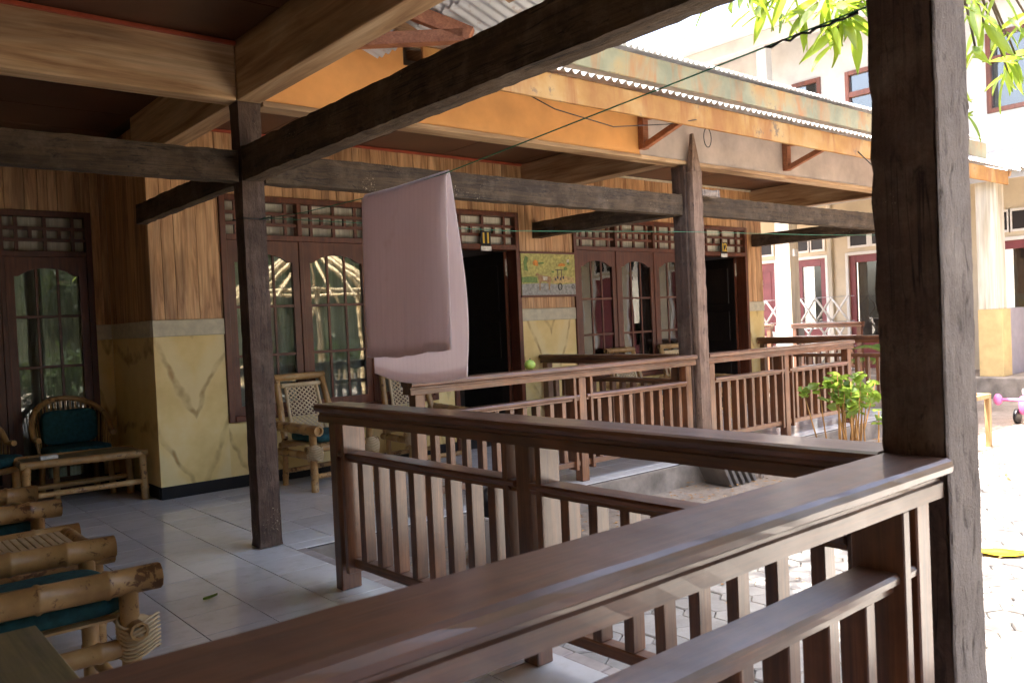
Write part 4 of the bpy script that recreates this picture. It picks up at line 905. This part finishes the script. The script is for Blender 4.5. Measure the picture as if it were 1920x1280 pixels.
# mango tree
me_mango = leaf_mesh(.23, .050, .22, 8).mesh('leaf'); me_mango.materials.append(M('mango_leaf'))
TR = thing('mango_tree', 'mango tree whose low branch hangs bright leaves into the upper right', 'tree', (7.6, -4.2, GZ)); tb = Vector((7.6, -4.2, GZ))
part('trunk', MB().tube([tb, tb + Vector((.05, .05, 1)), tb + Vector((-.05, .15, 2.2)), tb + Vector((-.1, .3, 3.4)), tb + Vector((0, .3, 5))], [.24, .19, .17, .14, .07], 12), 'bark', TR)
def unp(x, y, d):
    v = fw2 + r2 * ((x - 960) / 1570) + up3 * ((640 - y) / 1570); return Vector((0, 0, CAM_H)) + v.normalized() * d
rr = random.Random(21)
tips = [(1470, -35, 4.1), (1545, -15, 4.0), (1595, 35, 4.0), (1400, -30, 4.2), (1565, 60, 3.95), (1625, -10, 4.1),
        (1810, 10, 4.6), (1845, 45, 4.9), (1830, 95, 4.7), (1880, 60, 5.2), (1905, 105, 5.4), (1815, 205, 4.6), (1930, 40, 5.2), (1860, -20, 5.0), (1790, 150, 4.7), (1890, 135, 5.4), (1440, 5, 4.3), (1360, -20, 4.4), (1510, 30, 4.05), (1575, 10, 4.1)]
hub = unp(1760, -150, 4.8)
part('branch', MB().tube([tb + Vector((-.1, .3, 3.2)), tb + Vector((-.9, 1.6, 3.55)), tb + Vector((-2.2, 3.6, 3.5)), hub], [.085, .065, .045, .028], 8), 'bark', TR)
for (x, y, d) in tips:
    p = unp(x, y, d); m = (hub + p) / 2 + Vector((0, 0, .12)); part('twig', MB().tube([hub, m, p], [.010, .008, .005], 6), 'bark', TR)
    for q in range(rr.choice((6, 7, 8))):
        a = rr.random() * 6.28; dv = Vector((math.cos(a) * .75, math.sin(a) * .75, rr.uniform(-1.3, .15))); s = rr.uniform(.5, .95)
        o = obj('leaf', me_mango, None, TR, p - tb + Vector((rr.gauss(0, .02), rr.gauss(0, .02), rr.gauss(0, .03))), orient(dv, rr.gauss(0, .6))); o.scale = (s, s, s)
cr = MB(); bl = leaf_mesh(.25, .055, .22, 3)
def crown_leaf(p, s=1.0):
    a = rr.random() * 6.28; e = orient((math.cos(a), math.sin(a), rr.uniform(-1.0, .2)), rr.gauss(0, .6)).to_matrix(); b = len(cr.v); cr.v += [p + e @ (v * s) for v in bl.v]; cr.f += [[b + i for i in f] for f in bl.f]; cr.smooth += [True] * len(bl.f)
for cl_ in range(90):
    a = rr.random() * 6.28; rad = 2.4 * math.sqrt(rr.random()); c = tb + Vector((.2 + rad * math.cos(a), .6 + rad * math.sin(a), 4.4 + rr.uniform(-.6, 1.6) * (1 - rad / 4.5)))
    if c.x < 3.4: c.x = 3.4 + rr.random()
    part('twig', MB().tube([tb + Vector((0, .3, 3.6 + rr.random())), c], [.02, .008], 5), 'bark', TR) if cl_ < 24 else None
    for q in range(42): crown_leaf(c + Vector((rr.gauss(0, .28), rr.gauss(0, .28), rr.gauss(0, .22))), rr.uniform(.8, 1.15))
part('branch', MB().tube([tb + Vector((-.9, 1.6, 3.55)), Vector((6.2, -.5, 4.3)), Vector((5.6, 1.6, 4.6)), Vector((4.6, 3.0, 4.8))], [.06, .05, .04, .015], 8), 'bark', TR)
for gx in range(12):  # unseen crown leaves set sunward of these points to shade the paving
    for gy in range(7):
        g_ = Vector((3.35 + .45 * gx + rr.gauss(0, .1), 1.35 + .42 * gy + rr.gauss(0, .1), GZ))
        if g_.x < 4.5 and g_.y < 1.75: continue
        zc = rr.uniform(4.5, 5.3) + .06 * gx; c = g_ + SUN_TO * ((zc - GZ) / SUN_TO.z)
        for q in range(34): crown_leaf(c + Vector((rr.gauss(0, .24), rr.gauss(0, .24), rr.gauss(0, .16))), rr.uniform(.8, 1.2))
o = part('foliage', cr, 'crown_leaf', TR); o['kind'] = 'stuff'

# ================================================================== BUILDING ACROSS THE COURTYARD
FX, FV = 15.4, 14.0
B = thing('far_building', 'two storey cream building with maroon doors across the courtyard', 'building', (15.4, 8, GZ))
OPF = []
def bay(y0):   # y0 = centre of a bay 3.6 m wide: door, window, glazed door
    return [(y0 + .85, y0 + 1.65, .12, 2.28), (y0 - .28, y0 + .36, .75, 2.28), (y0 - 1.62, y0 - .76, .12, 2.28)]
BAYS = [8.92, 5.28, 12.6, 1.64, -2.0]
for b in BAYS: OPF += bay(b)
fm = MB()
ys = sorted({-5.0, 15.5, *[q for o in OPF for q in o[:2]]})
for a, b in zip(ys, ys[1:]):
    op = [o for o in OPF if o[0] <= a + 1e-6 and o[1] >= b - 1e-6]
    if op: fm.box(FX, FX + .2, a, b, GZ, op[0][2]); fm.box(FX, FX + .2, a, b, 2.28, 3.6)
    else: fm.box(FX, FX + .2, a, b, GZ, 3.6)
fw_ = part('wall', fm, 'far_cream', B)
part('plinth', MB().box(13.75, FX - .001, -5.0, 15.5, GZ, .12), 'concrete', B, .01)
for bI, b in enumerate(BAYS):
    for oI, (a, c, z0, z1) in enumerate(bay(b)):
        kind = ('door', 'window', 'glazed_door')[oI]; fr = MB().box(FX - .03, FX + .05, a - .06, a - .001, z0, z1 + .06).box(FX - .03, FX + .05, c + .001, c + .06, z0, z1 + .06).box(FX - .03, FX + .05, a - .001, c + .001, z1 + .001, z1 + .06)
        w_ = part(kind, fr, 'white_paint', fw_, .004)
        if kind == 'door': part('door_leaf', MB().box(FX + .04, FX + .08, a, c, z0, z1), 'maroon', w_); part('door_panel', MB().box(FX + .03, FX + .0395, a + .12, c - .12, 1.3, 2.1).box(FX + .03, FX + .0395, a + .12, c - .12, .3, 1.1), 'maroon', w_, .004)
        else:
            part('frame', MB().box(FX + .02, FX + .08, a, a + .12, z0, z1).box(FX + .02, FX + .08, c - .12, c, z0, z1).box(FX + .02, FX + .08, a + .121, c - .121, z1 - .14, z1).box(FX + .02, FX + .08, a + .121, c - .121, z0, z0 + (.14 if kind == 'window' else .5)), 'maroon', w_, .003)
            part('pane', MB().box(FX + .05, FX + .055, a + .121, c - .121, z0 + .1, z1 - .13), 'glass', w_); part('curtain', MB().box(FX + .16, FX + .165, a + .1, c - .1 if oI == 2 else (a + c) / 2 + .02, z0 + .1, z1 - .1), 'dim_curtain', w_)
        n = 2
        for k in range(n):
            ya = a + (c - a) * (k + .12) / n; yb = a + (c - a) * (k + .88) / n
            t_ = part('transom_window', MB().box(FX - .028, FX - .001, ya - .05, ya, 2.42, 2.80).box(FX - .028, FX - .001, yb, yb + .05, 2.42, 2.80).box(FX - .028, FX - .001, ya, yb, 2.42, 2.46).box(FX - .028, FX - .001, ya, yb, 2.76, 2.80), 'white_paint', fw_)
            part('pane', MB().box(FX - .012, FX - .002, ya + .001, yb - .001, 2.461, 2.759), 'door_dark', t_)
for b in BAYS:
    for yy in (b - .52 - .14,): part('pilaster', MB().box(FX - .06, FX - .001, yy + .22, yy + .30, .121, 3.3), 'marble_white', B, .004)
for yc in (8.71, 5.17, 12.3, 15.3, 1.55, -2.05):
    c_ = part('column', MB().box(FV, FV + .30, yc - .15, yc + .15, 1.16 if yc < 6 else 1.0, 3.25), 'marble_white', B, .006)
    if yc > 6: part('column_base', MB().box(FV - .04, FV + .34, yc - .19, yc + .19, .121, .999), 'far_white', c_, .006)
o = part('half_wall', MB().box(FV + .36, 16.6, 5.03, 5.30, .121, 1.165), 'lilac_tile', B, .004); o['label'] = 'lilac tiled face of the half wall'
o = part('half_wall_end', MB().box(FV, FV + .355, 4.99, 5.335, .121, 1.158), 'yellow_tile', B, .004); o['label'] = 'yellow tiled end of the half wall'
roof_me = sheet(.84, 2.5).mesh('canopy_sheet'); roof_me.materials.append(M('zinc'))
can = part('canopy', MB().box(13.80, 13.83, -5.0, 15.5, 3.10, 3.20), 'far_white', B)
for i in range(-9, 17): obj('canopy_sheet', roof_me, None, can, Vector((13.7, 2.2 + .8 * (i + 1) - .02, 3.215 + .002 * (i % 2))) - ORI[can], (math.atan(.28), 0, -math.pi / 2))
part('canopy_beam', MB().box(13.98, 14.32, -5.0, 15.5, 3.251, 3.30), 'far_white', can)
# upper storey
UX = 16.2
U = MB(); OPU = [(9.05, 9.70, 4.6, 6.05), (7.75, 8.52, 4.6, 6.0), (5.2, 5.9, 4.6, 6.0), (11.6, 12.3, 4.6, 6.0)]; ys = sorted({-5.0, 15.5, *[q for o in OPU for q in o[:2]]})
for a, b in zip(ys, ys[1:]):
    op = [o for o in OPU if o[0] <= a + 1e-6 and o[1] >= b - 1e-6]
    if op: U.box(UX, UX + .2, a, b, 3.6, op[0][2]).box(UX, UX + .2, a, b, op[0][3], 7.2)
    else: U.box(UX, UX + .2, a, b, 3.6, 7.2)
uw = part('upper_wall', U, 'far_white', B)
for a, c, z0, z1 in OPU:
    w_ = part('upper_window', MB().box(UX - .03, UX + .08, a, a + .08, z0, z1).box(UX - .03, UX + .08, c - .08, c, z0, z1).box(UX - .03, UX + .08, a + .081, c - .081, z1 - .08, z1).box(UX - .03, UX + .08, a + .081, c - .081, z1 - .52, z1 - .42).box(UX - .03, UX + .08, a + .081, c - .081, z0, z0 + .08), 'sash_z', uw, .004)
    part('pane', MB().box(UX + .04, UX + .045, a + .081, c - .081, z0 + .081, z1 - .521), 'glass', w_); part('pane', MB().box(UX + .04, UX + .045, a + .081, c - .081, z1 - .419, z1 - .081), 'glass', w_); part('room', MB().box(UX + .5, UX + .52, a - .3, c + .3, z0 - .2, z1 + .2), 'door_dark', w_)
for yc in (9.78, 6.2, 13.4): part('upper_column', MB().box(15.2, 15.42, yc - .11, yc + .11, 3.62, 6.72), 'far_white', B, .006)
part('upper_beam', MB().box(15.15, 15.47, 2.2, 15.5, 6.721, 6.98), 'far_white', B, .006)
part('balcony_floor', MB().box(15.1, 16.2, 2.2, 15.5, 3.601, 3.619 + .0), 'concrete', B)
part('upper_soffit', MB().box(14.5, 16.19, 2.0, 15.7, 6.985, 7.03), 'far_white', B)
up_me = sheet(.84, 4.6).mesh('roof_sheet'); up_me.materials.append(M('zinc'))
ur = part('upper_roof', MB().box(14.42, 14.48, 2.0, 15.7, 6.95, 7.12), 'far_white', B)
for i in range(-9, 17): obj('roof_sheet', up_me, None, ur, Vector((14.3, 2.0 + .8 * (i + 1), 7.15 + .002 * (i % 2))) - ORI[ur], (math.atan(.42), 0, -math.pi / 2))
T = thing('number_plate', 'small dark plate with yellow number 13 on the maroon door across the courtyard', 'sign', (FX + .03, 10.17, 1.95), group='door number plates')
part('board', MB().box(FX + .018, FX + .0295, 10.09, 10.25, 1.95, 2.12), 'black_plastic', T); part('label_strip', MB().box(FX + .016, FX + .0295, 10.08, 10.26, 1.84, 1.945), 'plate_white', T); [text(ch, .17, 'plate_yellow', T, (-.014, .032 - .062 * i, .085), (math.pi / 2, 0, -math.pi / 2)) for i, ch in enumerate('13')]
single('wall_lamp', MB().box(14.06, 14.18, 8.50, 8.559, 2.28, 2.42), 'white_plastic', 'small white lamp fixed to the bright column across the courtyard', 'lamp', (14.12, 8.55, 2.28), bevel=.01)
def far_rail(label, y0, y1, x=13.9): railing(label, (x, y1), (x, y0), [(.06, 'S'), (abs(y1 - y0) - .06, 'S')], .16, hw=.8, z0=.12, group='balustrades across the courtyard')
far_rail('reddish balustrade on the far verandah right of the bright column', 7.15, 8.5); far_rail('reddish balustrade on the far verandah left of the bright column', 8.92, 11.6)
def rack(label, yc, n=3):
    T = thing('drying_rack', label, 'drying rack', (14.75, yc, .12), 0, 'white folding clothes racks', True); H_ = 1.38; w = .32
    for k in range(n):
        y = (k - n / 2) * w
        for q in range(3):
            z0, z1 = H_ * q / 3 * 1.0 + .02, H_ * (q + 1) / 3; part('strut', MB().tube([(-.01, y, z0), (-.01, y + w, z1)], .02, 6), 'white_paint', T); part('strut', MB().tube([(.012, y + w, z0), (.012, y, z1)], .02, 6), 'white_paint', T)
    for z in (.03, H_ / 3, 2 * H_ / 3, H_): part('bar', MB().tube([(.03, -n / 2 * w - .12, z), (.03, n / 2 * w + .12, z)], .007, 6), 'steel', T)
rack('white folding clothes rack before the maroon window right of the bright column', 8.35); rack('white folding clothes rack left of the bright column across the courtyard', 9.75)

# ================================================================== BAMBOO GAZEBO (stands in the courtyard, seen mirrored in window eleven)
G = thing('bamboo_gazebo', 'open bamboo gazebo with radiating roof poles mirrored in window eleven', 'gazebo', (6.9, .1, GZ)); g0 = Vector((6.9, .1, 0)); RG = 1.35
for k in range(8):
    a = math.pi / 8 + k * math.pi / 4; c = Vector((math.cos(a), math.sin(a), 0)); n_ = Vector((math.cos(a + math.pi / 4), math.sin(a + math.pi / 4), 0))
    part('post', MB().bamboo(g0 + c * RG + Vector((0, 0, GZ)), g0 + c * RG + Vector((0, 0, 1.95)), .04), 'bamboo_pale', G)
    part('ring_pole', MB().bamboo(g0 + c * RG + Vector((0, 0, 1.97)), g0 + n_ * RG + Vector((0, 0, 1.97)), .035), 'bamboo_pale', G); part('brace', MB().bamboo(g0 + c * RG + Vector((0, 0, 1.5)), g0 + (c * .72 + n_ * .28) * RG + Vector((0, 0, 1.95)), .022), 'bamboo_pale', G)
    if k not in (5, 6): part('low_rail', MB().bamboo(g0 + c * RG + Vector((0, 0, .42)), g0 + n_ * RG + Vector((0, 0, .42)), .03).bamboo(g0 + c * RG + Vector((0, 0, .75)), g0 + n_ * RG + Vector((0, 0, .75)), .025), 'bamboo_pale', G)
    if k not in (5, 6):
        sl = MB()
        for q in range(1, 9): p = g0 + c.lerp(n_, q / 9) * RG; sl.bar(p + Vector((0, 0, .44)), p + Vector((0, 0, .74)), .04, .015, (c.x, c.y, 0))
        part('slats', sl, 'bamboo_pale', G)
for k in range(24):
    a = k * math.pi / 12; c = Vector((math.cos(a), math.sin(a), 0)); part('roof_pole', MB().bamboo(g0 + c * (RG + .3) + Vector((0, 0, 1.83)), g0 + c * .05 + Vector((0, 0, 2.85)), .024), 'bamboo_pale', G)
part('hub', MB().tube([g0 + Vector((0, 0, 2.75)), g0 + Vector((0, 0, 3.0))], .07, 10), 'bamboo', G)

# courtyard walls that close the place off behind the viewer and to the side
single('boundary_wall', MB().box(-6, 30, -12.2, -12, GZ - .1, 4.2), 'darkened', 'mossy wall closing the courtyard behind the viewer', 'wall', (12, -12.1, GZ))
single('boundary_wall', MB().box(26, 26.2, -12, 22, GZ - .1, 3.2), 'far_white', 'plain white wall far behind the two storey building', 'wall', (26.1, 5, GZ))

# trees and bushes along the side of the courtyard behind the viewer, mirrored in the windows
GT = 'garden trees behind the viewer'
def garden_tree(label, x, y, h, rad, n, seed, cat='tree', name='garden_tree'):
    q = random.Random(seed); T = thing(name, label, cat, (x, y, GZ), group=GT if cat == 'tree' else 'hedge bushes'); b0 = Vector((x, y, GZ)); top = b0 + Vector((0, 0, h * .55))
    part('trunk', MB().tube([b0, b0 + Vector((.05, 0, h * .3)), top], [.16 * h / 5, .12 * h / 5, .06 * h / 5], 8), 'bark', T)
    m = MB()
    for k in range(n):
        d = Vector((q.gauss(0, 1), q.gauss(0, 1), q.gauss(0, .8))); d.normalize(); c = b0 + Vector((0, 0, h * (.62 if cat == 'tree' else .5))) + Vector((d.x * rad, d.y * rad, d.z * h * (.38 if cat == 'tree' else .46))) * q.random() ** .45
        for j in range(14):
            p = c + Vector((q.gauss(0, .2), q.gauss(0, .2), q.gauss(0, .16))); a = q.random() * 6.28; u = Vector((math.cos(a), math.sin(a), q.uniform(-.9, .3))) * .11; w = Vector((-math.sin(a), math.cos(a), q.uniform(-.5, .5))) * .05; i = len(m.v); m.v += [p - u, p - w, p + u, p + w]; m.f.append([i, i + 1, i + 2, i + 3]); m.smooth.append(False)
    o = part('crown', m, 'garden_leaf', T); o['kind'] = 'stuff'
for i, (x, y, h, rad) in enumerate(((2.5, -8.5, 5.5, 1.9), (6.2, -10.2, 6.0, 2.2), (10.2, -8.8, 5.6, 2.0), (13.8, -9.6, 6.2, 2.2), (17.6, -8.2, 5.4, 2.0))): garden_tree(['nearest', 'second', 'third', 'fourth', 'farthest'][i] + ' leafy tree in the row before the mossy wall', x, y, h, rad, 170, 50 + i)
for i in range(8): garden_tree('%s low bush of the hedge before the garden trees' % ['first', 'second', 'third', 'fourth', 'fifth', 'sixth', 'seventh', 'last'][i], 3.2 + 1.9 * i, -6.3 + .2 * (i % 2), 1.3, 1.0, 60, 80 + i, 'bush', 'hedge_bush')
